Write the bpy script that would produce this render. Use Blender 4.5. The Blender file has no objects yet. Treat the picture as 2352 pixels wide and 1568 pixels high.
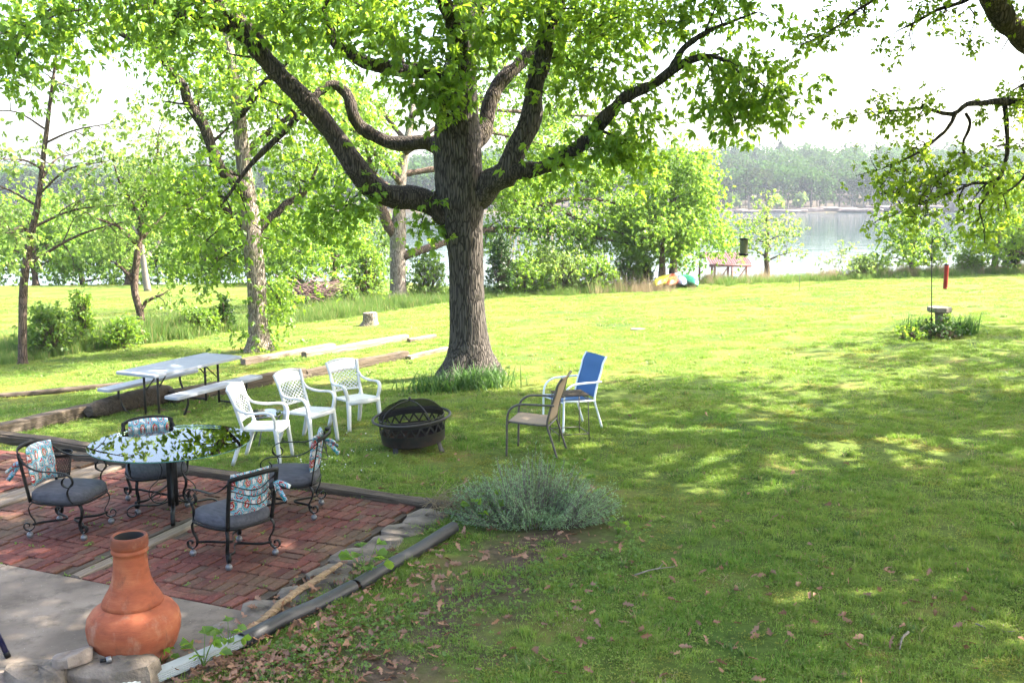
import bpy, math, random
import numpy as np
from mathutils import Vector, Matrix

# ------------------------------------------------------------------ camera, sky, sun, exposure
SC = bpy.context.scene
CAM_Z, PITCH, FPX = 3.2, math.radians(8.56), 2352.0
cam = bpy.data.cameras.new('camera'); cam.lens = 36.0; cam.sensor_width = 36.0
cam.clip_start = 0.05; cam.clip_end = 4000
cam_ob = bpy.data.objects.new('camera', cam); SC.collection.objects.link(cam_ob)
cam_ob.location = (0, 0, CAM_Z); cam_ob.rotation_euler = (math.radians(90) - PITCH, 0, 0)
SC.camera = cam_ob

SUN_AZ, SUN_EL = math.radians(80), math.radians(48)     # azimuth clockwise from the view direction (+Y)
SUN_DIR = Vector((math.sin(SUN_AZ) * math.cos(SUN_EL), math.cos(SUN_AZ) * math.cos(SUN_EL), math.sin(SUN_EL)))
world = bpy.data.worlds.new('World'); SC.world = world; world.use_nodes = True
wn = world.node_tree; wn.nodes.clear()
sky = wn.nodes.new('ShaderNodeTexSky'); sky.sky_type = 'NISHITA'; sky.sun_disc = False
sky.sun_elevation = SUN_EL; sky.sun_rotation = SUN_AZ
sky.air_density = 1.0; sky.dust_density = 5.0; sky.ozone_density = 1.0
bg = wn.nodes.new('ShaderNodeBackground'); bg.inputs[1].default_value = 0.15
wo = wn.nodes.new('ShaderNodeOutputWorld')
wn.links.new(sky.outputs[0], bg.inputs[0]); wn.links.new(bg.outputs[0], wo.inputs[0])
sun = bpy.data.lights.new('sun', 'SUN'); sun.energy = 5.0; sun.angle = math.radians(0.53); sun.color = (1.0, 0.93, 0.82)
sun_ob = bpy.data.objects.new('sun', sun); SC.collection.objects.link(sun_ob)
sun_ob.rotation_euler = SUN_DIR.to_track_quat('Z', 'Y').to_euler(); sun_ob.location = (30, 20, 40)
SC.view_settings.view_transform = 'Standard'; SC.view_settings.look = 'None'
SC.view_settings.exposure = 2.8; SC.view_settings.gamma = 1.0; SC.view_settings.use_curve_mapping = False
SC.render.engine = 'CYCLES'
SC.cycles.use_denoising = True
SC.cycles.max_bounces = 7; SC.cycles.transparent_max_bounces = 12
SC.cycles.diffuse_bounces = 3; SC.cycles.glossy_bounces = 3; SC.cycles.transmission_bounces = 5; SC.cycles.volume_bounces = 0
SC.cycles.sample_clamp_indirect = 6.0
SC.cycles.caustics_reflective = False; SC.cycles.caustics_refractive = False

# ------------------------------------------------------------------ helpers
rng = np.random.default_rng(7); random.seed(7)
COL = SC.collection
PI = math.pi

def ray(u, v):
    t = (v - 784) / FPX
    return np.array([(u - 1176) / FPX, math.cos(PITCH) - t * math.sin(PITCH), -(math.sin(PITCH) + t * math.cos(PITCH))])
def at(u, v, y):                                   # the point of that direction at forward distance y
    d = ray(u, v); return np.array([0, 0, CAM_Z]) + d * (y / d[1])
def atz(u, v, z):
    d = ray(u, v); return np.array([0, 0, CAM_Z]) + d * ((z - CAM_Z) / d[2])

def tag(o, label=None, cat=None, group=None, kind=None):
    if label: o['label'] = label
    if cat: o['category'] = cat
    if group: o['group'] = group
    if kind: o['kind'] = kind
    return o
def thing(name, loc, rz, label, cat, group=None):
    o = bpy.data.objects.new(name, None); COL.objects.link(o); o.empty_display_size = .2
    o.location = loc; o.rotation_euler = (0, 0, rz); return tag(o, label, cat, group)
def copy_tree(o, parent=None):
    c = o.copy(); COL.objects.link(c); c.parent = parent
    for ch in list(o.children): copy_tree(ch, c)
    return c
def unit(v):
    v = np.asarray(v, float); n = np.linalg.norm(v); return v / n if n > 1e-9 else np.array([0, 0, 1.])

def mesh_np(name, V, F, smooth=True):
    """V (n,3); F list of (m,k) arrays"""
    me = bpy.data.meshes.new(name)
    V = np.asarray(V, np.float32)
    if not isinstance(F, list): F = [F]
    F = [np.asarray(f, np.int32) for f in F if len(f)]
    loops = np.concatenate([f.ravel() for f in F])
    tot = np.concatenate([np.full(len(f), f.shape[1], np.int32) for f in F])
    start = np.concatenate([[0], np.cumsum(tot)[:-1]]).astype(np.int32)
    me.vertices.add(len(V)); me.vertices.foreach_set('co', V.ravel())
    me.loops.add(len(loops)); me.loops.foreach_set('vertex_index', loops)
    me.polygons.add(len(tot)); me.polygons.foreach_set('loop_start', start); me.polygons.foreach_set('loop_total', tot)
    me.polygons.foreach_set('use_smooth', np.full(len(tot), smooth, bool))
    me.update(calc_edges=True); me.validate()
    return me
def obj_me(name, me, mat, parent=None, loc=None, rot=None):
    o = bpy.data.objects.new(name, me); COL.objects.link(o)
    if mat is not None and not me.materials: me.materials.append(mat)
    if parent is not None: o.parent = parent
    if loc is not None: o.location = loc
    if rot is not None: o.rotation_euler = rot
    return o

class MB:
    """collects shapes, builds one mesh object"""
    def __init__(s): s.V = []; s.Q = []; s.T = []; s.N = []; s.n = 0
    def add(s, V, Q=(), T=(), N=()):
        V = np.asarray(V, float); s.V.append(V)
        if len(Q): s.Q.append(np.asarray(Q, int) + s.n)
        if len(T): s.T.append(np.asarray(T, int) + s.n)
        for f in N: s.N.append(np.asarray(f, int) + s.n)
        s.n += len(V); return s
    def box(s, c, size, rz=0, tilt=None, bev=0.0, jit=0.0):
        x, y, z = np.asarray(size, float) / 2
        b = min(bev, x * .9, y * .9, z * .9)
        if b <= 0:
            V = np.array([(a * x, e * y, f * z) for f in (-1, 1) for e in (-1, 1) for a in (-1, 1)])
            Q = [(0, 2, 3, 1), (4, 5, 7, 6), (0, 1, 5, 4), (2, 6, 7, 3), (0, 4, 6, 2), (1, 3, 7, 5)]
        else:
            V = []
            for (h, ins) in ((-z, b), (-z + b, 0), (z - b, 0), (z, b)):
                X, Y = x - ins, y - ins
                bb = b if ins == 0 else b * .5
                V += [(-X, -Y + bb, h), (-X + bb, -Y, h), (X - bb, -Y, h), (X, -Y + bb, h), (X, Y - bb, h), (X - bb, Y, h), (-X + bb, Y, h), (-X, Y - bb, h)]
            V = np.array(V); Q = []
            for r in range(3):
                for k in range(8): Q.append((r * 8 + k, r * 8 + (k + 1) % 8, r * 8 + 8 + (k + 1) % 8, r * 8 + 8 + k))
            s_N = [tuple(range(7, -1, -1)), tuple(range(24, 32))]
        if jit: V = V + rng.normal(0, jit, V.shape)
        if tilt is not None: V = V @ np.array(tilt).T
        cz, sz = math.cos(rz), math.sin(rz)
        V = V @ np.array([[cz, -sz, 0], [sz, cz, 0], [0, 0, 1]]).T + np.asarray(c, float)
        s.add(V, Q, N=s_N if b > 0 else ()); return s
    def tube(s, pts, r, n=8, cap=True):
        pts = np.asarray(pts, float); m = len(pts)
        r = np.full(m, r, float) if np.isscalar(r) else np.asarray(r, float)
        T = np.gradient(pts, axis=0); T /= np.linalg.norm(T, axis=1)[:, None] + 1e-12
        ref = np.array([0, 0, 1.]) if abs(T[0, 2]) < .9 else np.array([1., 0, 0])
        A = np.cross(T[0], ref); A /= np.linalg.norm(A)
        a = np.linspace(0, 2 * PI, n, endpoint=False); ca, sa = np.cos(a)[:, None], np.sin(a)[:, None]
        V = np.empty((m, n, 3))
        for i in range(m):
            A = A - T[i] * np.dot(A, T[i]); A /= np.linalg.norm(A) + 1e-12
            B = np.cross(T[i], A); V[i] = pts[i] + r[i] * (ca * A + sa * B)
        i, k = np.meshgrid(np.arange(m - 1), np.arange(n), indexing='ij'); k2 = (k + 1) % n
        Q = np.stack([i * n + k, i * n + k2, (i + 1) * n + k2, (i + 1) * n + k], -1).reshape(-1, 4)
        s.add(V.reshape(-1, 3), Q, N=[range(n - 1, -1, -1), range((m - 1) * n, m * n)] if cap else ()); return s
    def sweep(s, pts, w, t, wdir, n=8, p=4.0):
        """superellipse section, width w along wdir, thickness t across"""
        pts = np.asarray(pts, float); m = len(pts)
        w = np.full(m, w, float) if np.isscalar(w) else np.asarray(w, float)
        t = np.full(m, t, float) if np.isscalar(t) else np.asarray(t, float)
        T = np.gradient(pts, axis=0); T /= np.linalg.norm(T, axis=1)[:, None] + 1e-12
        a = np.linspace(0, 2 * PI, n, endpoint=False) + PI / n
        ce = np.sign(np.cos(a)) * np.abs(np.cos(a)) ** (2 / p); se = np.sign(np.sin(a)) * np.abs(np.sin(a)) ** (2 / p)
        V = np.empty((m, n, 3)); W0 = unit(wdir)
        for i in range(m):
            W = W0 - T[i] * np.dot(W0, T[i]); W /= np.linalg.norm(W) + 1e-12
            B = np.cross(T[i], W); V[i] = pts[i] + ce[:, None] * W * w[i] / 2 + se[:, None] * B * t[i] / 2
        i, k = np.meshgrid(np.arange(m - 1), np.arange(n), indexing='ij'); k2 = (k + 1) % n
        Q = np.stack([i * n + k, i * n + k2, (i + 1) * n + k2, (i + 1) * n + k], -1).reshape(-1, 4)
        s.add(V.reshape(-1, 3), Q, N=[range(n - 1, -1, -1), range((m - 1) * n, m * n)]); return s
    def lathe(s, prof, n=32, c=(0, 0, 0), jit=None):
        prof = np.asarray(prof, float); m = len(prof); a = np.linspace(0, 2 * PI, n, endpoint=False)
        V = np.stack([prof[:, 0:1] * np.cos(a), prof[:, 0:1] * np.sin(a), np.repeat(prof[:, 1:2], n, 1)], -1) + np.asarray(c, float)
        i, k = np.meshgrid(np.arange(m - 1), np.arange(n), indexing='ij'); k2 = (k + 1) % n
        Q = np.stack([i * n + k, i * n + k2, (i + 1) * n + k2, (i + 1) * n + k], -1).reshape(-1, 4)
        s.add(V.reshape(-1, 3), Q); return s
    def ball(s, c, r, n=10, sq=(1, 1, 1)):
        a = np.linspace(-PI / 2, PI / 2, n // 2 + 2)
        sub = MB().lathe(np.stack([np.cos(a) * r, np.sin(a) * r], -1), n)
        V = np.concatenate(sub.V) * np.asarray(sq) + np.asarray(c, float); s.add(V, np.concatenate(sub.Q)); return s
    def grid(s, P, thick=0.0):
        """P (a,b,3) surface, optional thickness along the normal"""
        P = np.asarray(P, float); a, b, _ = P.shape
        i, k = np.meshgrid(np.arange(a - 1), np.arange(b - 1), indexing='ij')
        Q = np.stack([i * b + k, i * b + k + 1, (i + 1) * b + k + 1, (i + 1) * b + k], -1).reshape(-1, 4)
        if not thick: s.add(P.reshape(-1, 3), Q); return s
        du, dv = np.gradient(P, axis=0), np.gradient(P, axis=1)
        Nn = np.cross(du, dv); Nn /= np.linalg.norm(Nn, axis=2)[..., None] + 1e-12
        V = np.concatenate([(P + Nn * thick / 2).reshape(-1, 3), (P - Nn * thick / 2).reshape(-1, 3)]); o = a * b
        E = [Q, Q[:, ::-1] + o]
        def side(idx): idx = np.asarray(idx); E.append(np.stack([idx[:-1], idx[:-1] + o, idx[1:] + o, idx[1:]], -1))
        side(np.arange(b)); side(np.arange(b)[::-1] + (a - 1) * b); side(np.arange(a)[::-1] * b); side(np.arange(a) * b + b - 1)
        s.add(V, np.concatenate(E)); return s
    def build(s, name, mat, parent=None, smooth=True, auto=None, loc=None, rot=None):
        V = np.concatenate(s.V); F = []
        if s.Q: F.append(np.concatenate(s.Q))
        if s.T: F.append(np.concatenate(s.T))
        byk = {}
        for f in s.N: byk.setdefault(len(f), []).append(f)
        F += [np.array(x) for x in byk.values()]
        me = mesh_np(name, V, F, smooth)
        if auto is not None and smooth: me.set_sharp_from_angle(angle=math.radians(auto))
        return obj_me(name, me, mat, parent, loc, rot)

def curve(pts, n=20):
    """Catmull-Rom through pts (k,dim)"""
    P = np.asarray(pts, float); k = len(P)
    if k < 3: t = np.linspace(0, 1, n)[:, None]; return P[0] * (1 - t) + P[-1] * t
    E = np.concatenate([[2 * P[0] - P[1]], P, [2 * P[-1] - P[-2]]])
    t = np.linspace(0, k - 1, n); i = np.minimum(t.astype(int), k - 2); f = (t - i)[:, None]
    p0, p1, p2, p3 = E[i], E[i + 1], E[i + 2], E[i + 3]
    return .5 * (2 * p1 + (p2 - p0) * f + (2 * p0 - 5 * p1 + 4 * p2 - p3) * f ** 2 + (3 * p1 - p0 - 3 * p2 + p3) * f ** 3)

# ------------------------------------------------------------------ materials
class NT:
    def __init__(s, name):
        s.m = bpy.data.materials.new(name); s.m.use_nodes = True; s.t = s.m.node_tree; s.t.nodes.clear()
        s.out = s.t.nodes.new('ShaderNodeOutputMaterial')
    def n(s, typ, **kw):
        nd = s.t.nodes.new('ShaderNode' + typ)
        for k, v in kw.items():
            if k.startswith('_'): setattr(nd, k[1:], v)
            else: s.set(nd, k, v)
        return nd
    def set(s, nd, k, v):
        i = nd.inputs[int(k[1:])] if k[0] == 'i' and k[1:].isdigit() else nd.inputs[k.replace('_', ' ')]
        if isinstance(v, bpy.types.NodeSocket): s.t.links.new(v, i)
        elif isinstance(v, (tuple, list)) and len(v) == 3 and i.type == 'RGBA': i.default_value = (*v, 1)
        else: i.default_value = v
    def coord(s, kind='Object', scale=(1, 1, 1)):
        tc = s.n('TexCoord'); mp = s.n('Mapping', i0=tc.outputs[kind]); mp.inputs['Scale'].default_value = scale; return mp.outputs[0]
    def noise(s, co, scale, detail=4, rough=.55, dist=0):
        return s.n('TexNoise', Vector=co, Scale=scale, Detail=detail, Roughness=rough, Distortion=dist).outputs[0]
    def ramp(s, fac, stops, interp='LINEAR'):
        r = s.n('ValToRGB', i0=fac); cr = r.color_ramp; cr.interpolation = interp
        while len(cr.elements) < len(stops): cr.elements.new(.5)
        for e, (p, c) in zip(cr.elements, stops): e.position = p; e.color = (*c, 1)
        return r.outputs[0]
    def mix(s, fac, a, b, blend='MIX'):
        nd = s.t.nodes.new('ShaderNodeMix'); nd.data_type = 'RGBA'; nd.blend_type = blend
        for sock, v in ((nd.inputs[0], fac), (nd.inputs[6], a), (nd.inputs[7], b)):
            if isinstance(v, bpy.types.NodeSocket): s.t.links.new(v, sock)
            elif isinstance(v, (tuple, list)): sock.default_value = (*v, 1)
            else: sock.default_value = v
        return nd.outputs[2]
    def math(s, op, a, b=0.0, clamp=False):
        nd = s.t.nodes.new('ShaderNodeMath'); nd.operation = op; nd.use_clamp = clamp
        for sock, v in ((nd.inputs[0], a), (nd.inputs[1], b)):
            if isinstance(v, bpy.types.NodeSocket): s.t.links.new(v, sock)
            else: sock.default_value = v
        return nd.outputs[0]
    def rand(s):
        """a number per loose piece and per object"""
        a = s.n('NewGeometry').outputs['Random Per Island']; b = s.n('ObjectInfo').outputs['Random']
        return s.math('FRACT', s.math('ADD', a, b))
    def bump(s, h, strength=.5, dist=.01):
        return s.n('Bump', Height=h, Strength=strength, Distance=dist).outputs[0]
    def principled(s, color, rough=.6, normal=None, metal=0.0, spec=.5, **kw):
        p = s.n('BsdfPrincipled', Base_Color=color, Roughness=rough, Metallic=metal, Specular_IOR_Level=spec, **kw)
        if normal is not None: s.t.links.new(normal, p.inputs['Normal'])
        s.t.links.new(p.outputs[0], s.out.inputs[0]); return s.m

def simple(name, c1, c2, scale=8, rough=.6, bump=.2, bdist=.004, metal=0.0, spec=.5, stretch=(1, 1, 1), detail=5):
    k = NT(name); co = k.coord('Object', stretch); nz = k.noise(co, scale, detail)
    col = k.ramp(nz, [(.3, c1), (.72, c2)])
    return k.principled(col, rough, k.bump(k.noise(co, scale * 4, 4), bump, bdist) if bump else None, metal, spec)

def leaf_mat(name, c1, c2, t1, t2, trans=.48, gloss=.02):
    k = NT(name); r = k.rand()
    r2 = k.noise(k.n('NewGeometry').outputs['Position'], .9, 2)
    f = k.math('ADD', k.math('MULTIPLY', r, .6), k.math('MULTIPLY', r2, .45))
    d = k.n('BsdfDiffuse', Color=k.mix(f, c1, c2)); t = k.n('BsdfTranslucent', Color=k.mix(f, t1, t2))
    a = k.n('MixShader', i0=trans, i1=d.outputs[0], i2=t.outputs[0])
    g = k.n('BsdfGlossy', Color=(1, 1, 1), Roughness=.5)
    b = k.n('MixShader', i0=gloss, i1=a.outputs[0], i2=g.outputs[0])
    k.t.links.new(b.outputs[0], k.out.inputs[0]); return k.m

def bark_mat(name, dark, light, moss=None, sc=1.0):
    k = NT(name); co = k.coord('Object', (1, 1, .10)); 
    wob = k.n('TexNoise', Vector=k.coord('Object'), Scale=3.0, Detail=2.0)
    co2 = k.mix(.06, co, wob.outputs[1])
    vo = k.n('TexVoronoi', Vector=co2, Scale=27 * sc, _feature='DISTANCE_TO_EDGE').outputs[0]
    nz = k.noise(co, 30 * sc, 6, .65)
    h = k.math('ADD', k.math('MULTIPLY', k.math('MINIMUM', vo, .22), 3.2), k.math('MULTIPLY', nz, .5))
    col = k.ramp(h, [(.2, dark), (.95, light)])
    if moss: col = k.mix(k.ramp(k.noise(k.coord('Object'), 2.2, 4), [(.54, (0, 0, 0)), (.7, (.75, .75, .75))]), col, moss)
    return k.principled(col, .92, k.bump(h, 1.0, .03), spec=.2)

M = {}
M['bark_oak'] = bark_mat('oak_bark', (.012, .010, .008), (.098, .084, .072))
M['bark_limb'] = bark_mat('limb_bark', (.010, .008, .006), (.085, .068, .055), (.05, .042, .012))
M['bark_pale'] = bark_mat('pale_bark', (.06, .045, .035), (.33, .28, .23), (.10, .12, .03), 1.2)
M['bark_brown'] = bark_mat('brown_bark', (.03, .02, .014), (.18, .13, .10), None, 1.6)
M['leaf_oak'] = leaf_mat('oak_leaf', (.075, .165, .018), (.13, .23, .03), (.24, .43, .025), (.42, .58, .04))
M['leaf_oak_sunlit'] = leaf_mat('sunlit_oak_leaf', (.14, .23, .025), (.21, .30, .035), (.36, .52, .03), (.52, .66, .05))  # sunlight on the right tree's hanging sprays, put into a lighter leaf colour
M['leaf_elm'] = leaf_mat('elm_leaf', (.06, .13, .02), (.12, .20, .03), (.20, .37, .03), (.36, .52, .04))
M['leaf_lime'] = leaf_mat('lime_leaf', (.085, .17, .022), (.145, .24, .035), (.22, .40, .03), (.35, .52, .05))
M['leaf_pale'] = leaf_mat('pale_leaf', (.10, .17, .04), (.17, .24, .06), (.24, .38, .06), (.36, .48, .09))
M['leaf_dark'] = leaf_mat('dark_leaf', (.018, .04, .012), (.045, .085, .02), (.03, .08, .01), (.07, .15, .02), .3)
M['leaf_shrub'] = leaf_mat('shrub_leaf', (.06, .12, .025), (.12, .19, .04), (.14, .27, .03), (.27, .40, .05))
M['leaf_far'] = leaf_mat('far_leaf', (.020, .055, .014), (.045, .09, .02), (.035, .09, .015), (.075, .14, .02), .25, 0.0)
M['leaf_far2'] = leaf_mat('far_olive_leaf', (.020, .036, .014), (.042, .06, .02), (.03, .05, .015), (.06, .085, .02), .2, 0.0)
M['leaf_cedar'] = leaf_mat('cedar_leaf', (.016, .032, .018), (.035, .06, .025), (.02, .045, .015), (.04, .08, .02), .2, 0.0)
M['twig_grey'] = simple('grey_twig', (.09, .075, .06), (.22, .19, .16), 20, .9, .3)
M['iron'] = simple('black_iron', (.004, .004, .0045), (.012, .0115, .011), 30, .5, .2, .001, .0, .18)
M['iron_matt'] = simple('matt_black_metal', (.012, .011, .010), (.035, .028, .024), 14, .6, .3, .001, .2)
M['caster'] = simple('grey_caster_ball', (.09, .09, .095), (.16, .16, .165), 30, .35, .1, .001, .3)
M['white_resin'] = simple('white_resin', (.40, .40, .39), (.58, .59, .60), 4, .45, .05, .001)
M['grey_plastic'] = simple('grey_plastic_top', (.20, .215, .25), (.27, .285, .32), 3, .5, .25, .002)
M['brown_steel'] = simple('brown_steel_tube', (.05, .042, .035), (.10, .085, .07), 25, .5, .1, .001)
M['white_steel'] = simple('white_steel_tube', (.72, .76, .80), (.80, .83, .86), 25, .4, .05, .001)
M['concrete_bath'] = simple('weathered_concrete', (.10, .085, .065), (.25, .22, .17), 9, .9, .6, .01)
M['pipe'] = simple('black_drain_pipe', (.012, .011, .013), (.028, .027, .030), 9, .5, .15, .002)
M['gutter'] = simple('grey_downspout', (.22, .245, .24), (.32, .335, .33), 5, .5, .2, .002)
M['stone'] = simple('limestone', (.045, .035, .024), (.19, .15, .115), 5, .92, .9, .02)
M['stone_pale'] = simple('pale_stone', (.13, .098, .076), (.25, .20, .16), 6, .92, .8, .015)
M['rock_shore'] = simple('shore_rock', (.045, .034, .031), (.13, .10, .09), .5, .9, .8, .2)
M['soil'] = simple('dark_soil', (.03, .02, .013), (.08, .055, .035), 9, .95, .8, .02)
M['red_metal'] = simple('red_roof_metal', (.055, .012, .011), (.085, .022, .02), 2, .75, .1, .005)
M['red_wood'] = simple('red_painted_frame', (.12, .035, .03), (.2, .07, .055), 4, .7, .1, .005)
M['red_feeder'] = simple('red_feeder_tube', (.22, .008, .006), (.32, .015, .012), 10, .35, .05, .001)
M['green_feeder'] = simple('olive_feeder_mesh', (.06, .065, .02), (.13, .13, .05), 60, .6, .4, .003)
M['navy'] = simple('navy_paint', (.006, .007, .035), (.012, .013, .06), 10, .3, .0)
M['rust_metal'] = None
k = NT('firepit_steel'); co = k.coord('Object')
z = k.n('SeparateXYZ', i0=k.n('TexCoord').outputs['Object']).outputs[2]
r_ = k.math('SUBTRACT', k.math('MULTIPLY', k.noise(co, 14, 6), .8), k.math('MULTIPLY', z, 1.6))
M['rust_metal'] = k.principled(k.ramp(r_, [(.05, (.010, .009, .008)), (.3, (.035, .018, .013)), (.5, (.075, .025, .014))]), .55, k.bump(k.noise(co, 60, 3), .3, .002), .2)
k = NT('terracotta'); co = k.coord('Object', (1, 1, 2.2)); nz = k.noise(co, 3.5, 6, .6)
c_ = k.ramp(nz, [(.25, (.12, .03, .016)), (.5, (.25, .065, .028)), (.72, (.34, .115, .052))])
c_ = k.mix(k.ramp(k.noise(k.coord('Object'), 1.7, 3), [(.55, (0, 0, 0)), (.75, (.5, .5, .5))]), c_, (.26, .15, .09))
zz_ = k.n('SeparateXYZ', i0=k.n('TexCoord').outputs['Object']).outputs[2]
so_ = k.math('ADD', k.math('MULTIPLY', k.math('SUBTRACT', zz_, .80), 7.0), k.math('MULTIPLY', k.math('SUBTRACT', k.noise(k.coord('Object'), 9, 4), .5), 1.5), True)
c_ = k.mix(k.math('MULTIPLY', so_, .7), c_, (.035, .022, .017))
c_ = k.mix(k.ramp(k.noise(k.coord('Object', (1, 1, .45)), 7, 6, .7), [(.55, (0, 0, 0)), (.75, (.55, .55, .55))]), c_, (.33, .22, .15))
c_ = k.mix(k.ramp(k.noise(k.coord('Object', (1, 1, .3)), 11, 5, .7), [(.58, (0, 0, 0)), (.72, (.6, .6, .6))]), c_, (.10, .04, .025))
M['terracotta'] = k.principled(c_, .8, k.bump(k.noise(k.coord('Object', (1, 1, 6)), 16, 5), .35, .006), spec=.25)
k = NT('soot'); M['soot'] = k.principled((.012, .010, .009), .9)
def brick_mat():
    k = NT('brick'); r = k.rand(); co = k.n('NewGeometry').outputs['Position']
    base = k.ramp(r, [(0, (.08, .026, .020)), (.3, (.145, .040, .028)), (.55, (.12, .046, .033)), (.8, (.18, .064, .044)), (1, (.10, .054, .036))])
    big = k.ramp(k.noise(co, 1.1, 3), [(.48, (0, 0, 0)), (.66, (.75, .75, .75))])
    base = k.mix(big, base, (.105, .072, .038))
    sp = k.ramp(k.noise(co, 26, 6, .7), [(.4, (.55, .55, .55)), (.7, (1.15, 1.12, 1.1))])
    base = k.mix(1.0, base, sp, 'MULTIPLY')
    base = k.mix(k.ramp(k.noise(co, 60, 3), [(.66, (0, 0, 0)), (.75, (.5, .5, .5))]), base, (.36, .30, .25))
    return k.principled(base, .88, k.bump(k.noise(co, 70, 5, .7), .5, .004), spec=.3)
M['brick'] = brick_mat()
k = NT('patio_concrete'); co = k.n('NewGeometry').outputs['Position']
c_ = k.ramp(k.noise(co, 1.5, 6, .65), [(.3, (.085, .065, .048)), (.55, (.19, .15, .115)), (.8, (.27, .22, .175))])
wv = k.n('TexVoronoi', Vector=k.mix(.12, co, k.n('TexNoise', Vector=co, Scale=2.5, Detail=5.0).outputs[1]), Scale=.45, _feature='DISTANCE_TO_EDGE').outputs[0]
wv = k.math('ADD', wv, k.math('GREATER_THAN', k.noise(co, .6, 2), .5))
c_ = k.mix(k.ramp(wv, [(.0015, (.7, .7, .7)), (.005, (0, 0, 0))]), c_, (.03, .025, .018))
c_ = k.mix(k.ramp(k.noise(co, 4.5, 6, .7), [(.52, (0, 0, 0)), (.66, (.75, .75, .75))]), c_, (.075, .058, .042))
c_ = k.mix(k.ramp(k.noise(co, 55, 2), [(.70, (0, 0, 0)), (.76, (.9, .9, .9))]), c_, (.55, .5, .45))
c_ = k.mix(k.ramp(k.noise(co, .9, 3), [(.45, (0, 0, 0)), (.65, (.7, .7, .7))]), c_, (.07, .055, .042))
M['concrete'] = k.principled(c_, .9, k.bump(k.noise(co, 45, 5, .7), .35, .004), spec=.3)
def timber_mat(name, dark, light, axis):
    k = NT(name); sc = [9, 9, 9]; sc[axis] = .55; co = k.coord('Object', tuple(sc))
    nz = k.noise(co, 3, 6, .65, .4); nz2 = k.noise(k.coord('Object'), 2.2, 4)
    col = k.mix(k.ramp(nz2, [(.4, (0, 0, 0)), (.7, (.8, .8, .8))]), k.ramp(nz, [(.3, dark), (.7, light)]), (light[0] * .75, light[1] * .7, light[2] * .6))
    return k.principled(col, .92, k.bump(nz, 1.0, .05), spec=.2)
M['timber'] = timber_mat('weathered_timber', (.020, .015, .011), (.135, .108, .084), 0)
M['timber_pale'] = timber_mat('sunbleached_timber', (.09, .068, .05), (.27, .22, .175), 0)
M['cutwood'] = simple('cut_wood_end', (.16, .12, .09), (.34, .27, .21), 12, .9, .5, .006)
M['driftwood'] = timber_mat('dry_branch_wood', (.13, .08, .045), (.42, .28, .16), 0)
M['fabric'] = simple('charcoal_woven_fabric', (.040, .040, .046), (.075, .075, .084), 40, .85, .3, .002, spec=.2, stretch=(1, .25, 1))
M['sling_tan'] = simple('tan_sling_mesh', (.25, .18, .125), (.33, .245, .175), 120, .75, .2, .001, spec=.2)
M['sling_blue'] = simple('blue_sling_mesh', (.045, .11, .24), (.06, .14, .30), 120, .7, .2, .001, spec=.2)
def cushion_mat():
    k = NT('ikat_cushion_print'); tc = k.n('TexCoord').outputs['Object']
    sx = k.n('SeparateXYZ', i0=tc)
    wob = k.n('TexNoise', Vector=tc, Scale=46.0, Detail=2.0).outputs[0]
    def cell(x, size, off):
        f = k.math('FRACT', k.math('ADD', k.math('DIVIDE', x, size), off)); return k.math('ABSOLUTE', k.math('SUBTRACT', f, .5))
    def rings(off):
        a = cell(sx.outputs[0], .125, off); b = cell(sx.outputs[2], .19, off)
        d = k.math('ADD', k.math('POWER', k.math('ADD', k.math('MULTIPLY', a, a), k.math('MULTIPLY', b, b)), .5), k.math('MULTIPLY', k.math('SUBTRACT', wob, .5), .34))
        return d
    d1, d2 = rings(.5), rings(0.0)
    white, red, teal, sky_, beige, dark = (.46, .47, .46), (.27, .02, .025), (.02, .17, .20), (.17, .33, .42), (.36, .28, .18), (.04, .05, .10)
    c1 = k.ramp(d1, [(0, dark), (.04, white), (.08, teal), (.15, white), (.18, red), (.25, sky_), (.33, teal), (.37, white)], 'CONSTANT')
    c2 = k.ramp(d2, [(0, red), (.05, white), (.09, red), (.18, beige), (.22, teal), (.29, sky_), (.34, red), (.37, white)], 'CONSTANT')
    sel = k.math('LESS_THAN', d1, d2)
    c = k.mix(sel, c2, c1)
    dots = k.n('TexVoronoi', Vector=tc, Scale=42.0).outputs[0]
    c = k.mix(k.math('LESS_THAN', dots, .22), c, (.10, .28, .34))
    return k.principled(c, .85, k.bump(k.noise(tc, 9, 3), .25, .01), spec=.15)
M['cushion'] = cushion_mat()
k = NT('table_glass')
lw = k.n('Fresnel', IOR=1.52).outputs[0]
tr = k.n('BsdfTransparent', Color=(.80, .90, .86)); gl = k.n('BsdfGlossy', Color=(1, 1, 1), Roughness=.0)
mx = k.n('MixShader', i0=lw, i1=tr.outputs[0], i2=gl.outputs[0]); k.t.links.new(mx.outputs[0], k.out.inputs[0]); M['glass'] = k.m
k = NT('glass_edge'); M['glass_edge'] = k.principled((.03, .12, .09), .1)
k = NT('spark_screen'); tr = k.n('BsdfTransparent', Color=(1, 1, 1)); df = k.n('BsdfDiffuse', Color=(.012, .011, .010))
mx = k.n('MixShader', i0=.62, i1=tr.outputs[0], i2=df.outputs[0]); k.t.links.new(mx.outputs[0], k.out.inputs[0]); M['screen'] = k.m
def water_mat():
    k = NT('lake_water'); co = k.n('NewGeometry').outputs['Position']
    mp = k.n('Mapping', i0=co); mp.inputs['Scale'].default_value = (.35, 1.0, 1)
    h = k.math('ADD', k.noise(mp.outputs[0], .55, 3, .55), k.math('MULTIPLY', k.noise(mp.outputs[0], 2.4, 2), .25))
    return k.principled((.035, .06, .065), .04, k.bump(h, .30, .12), spec=.5, IOR=1.33)
M['water'] = water_mat()
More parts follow.
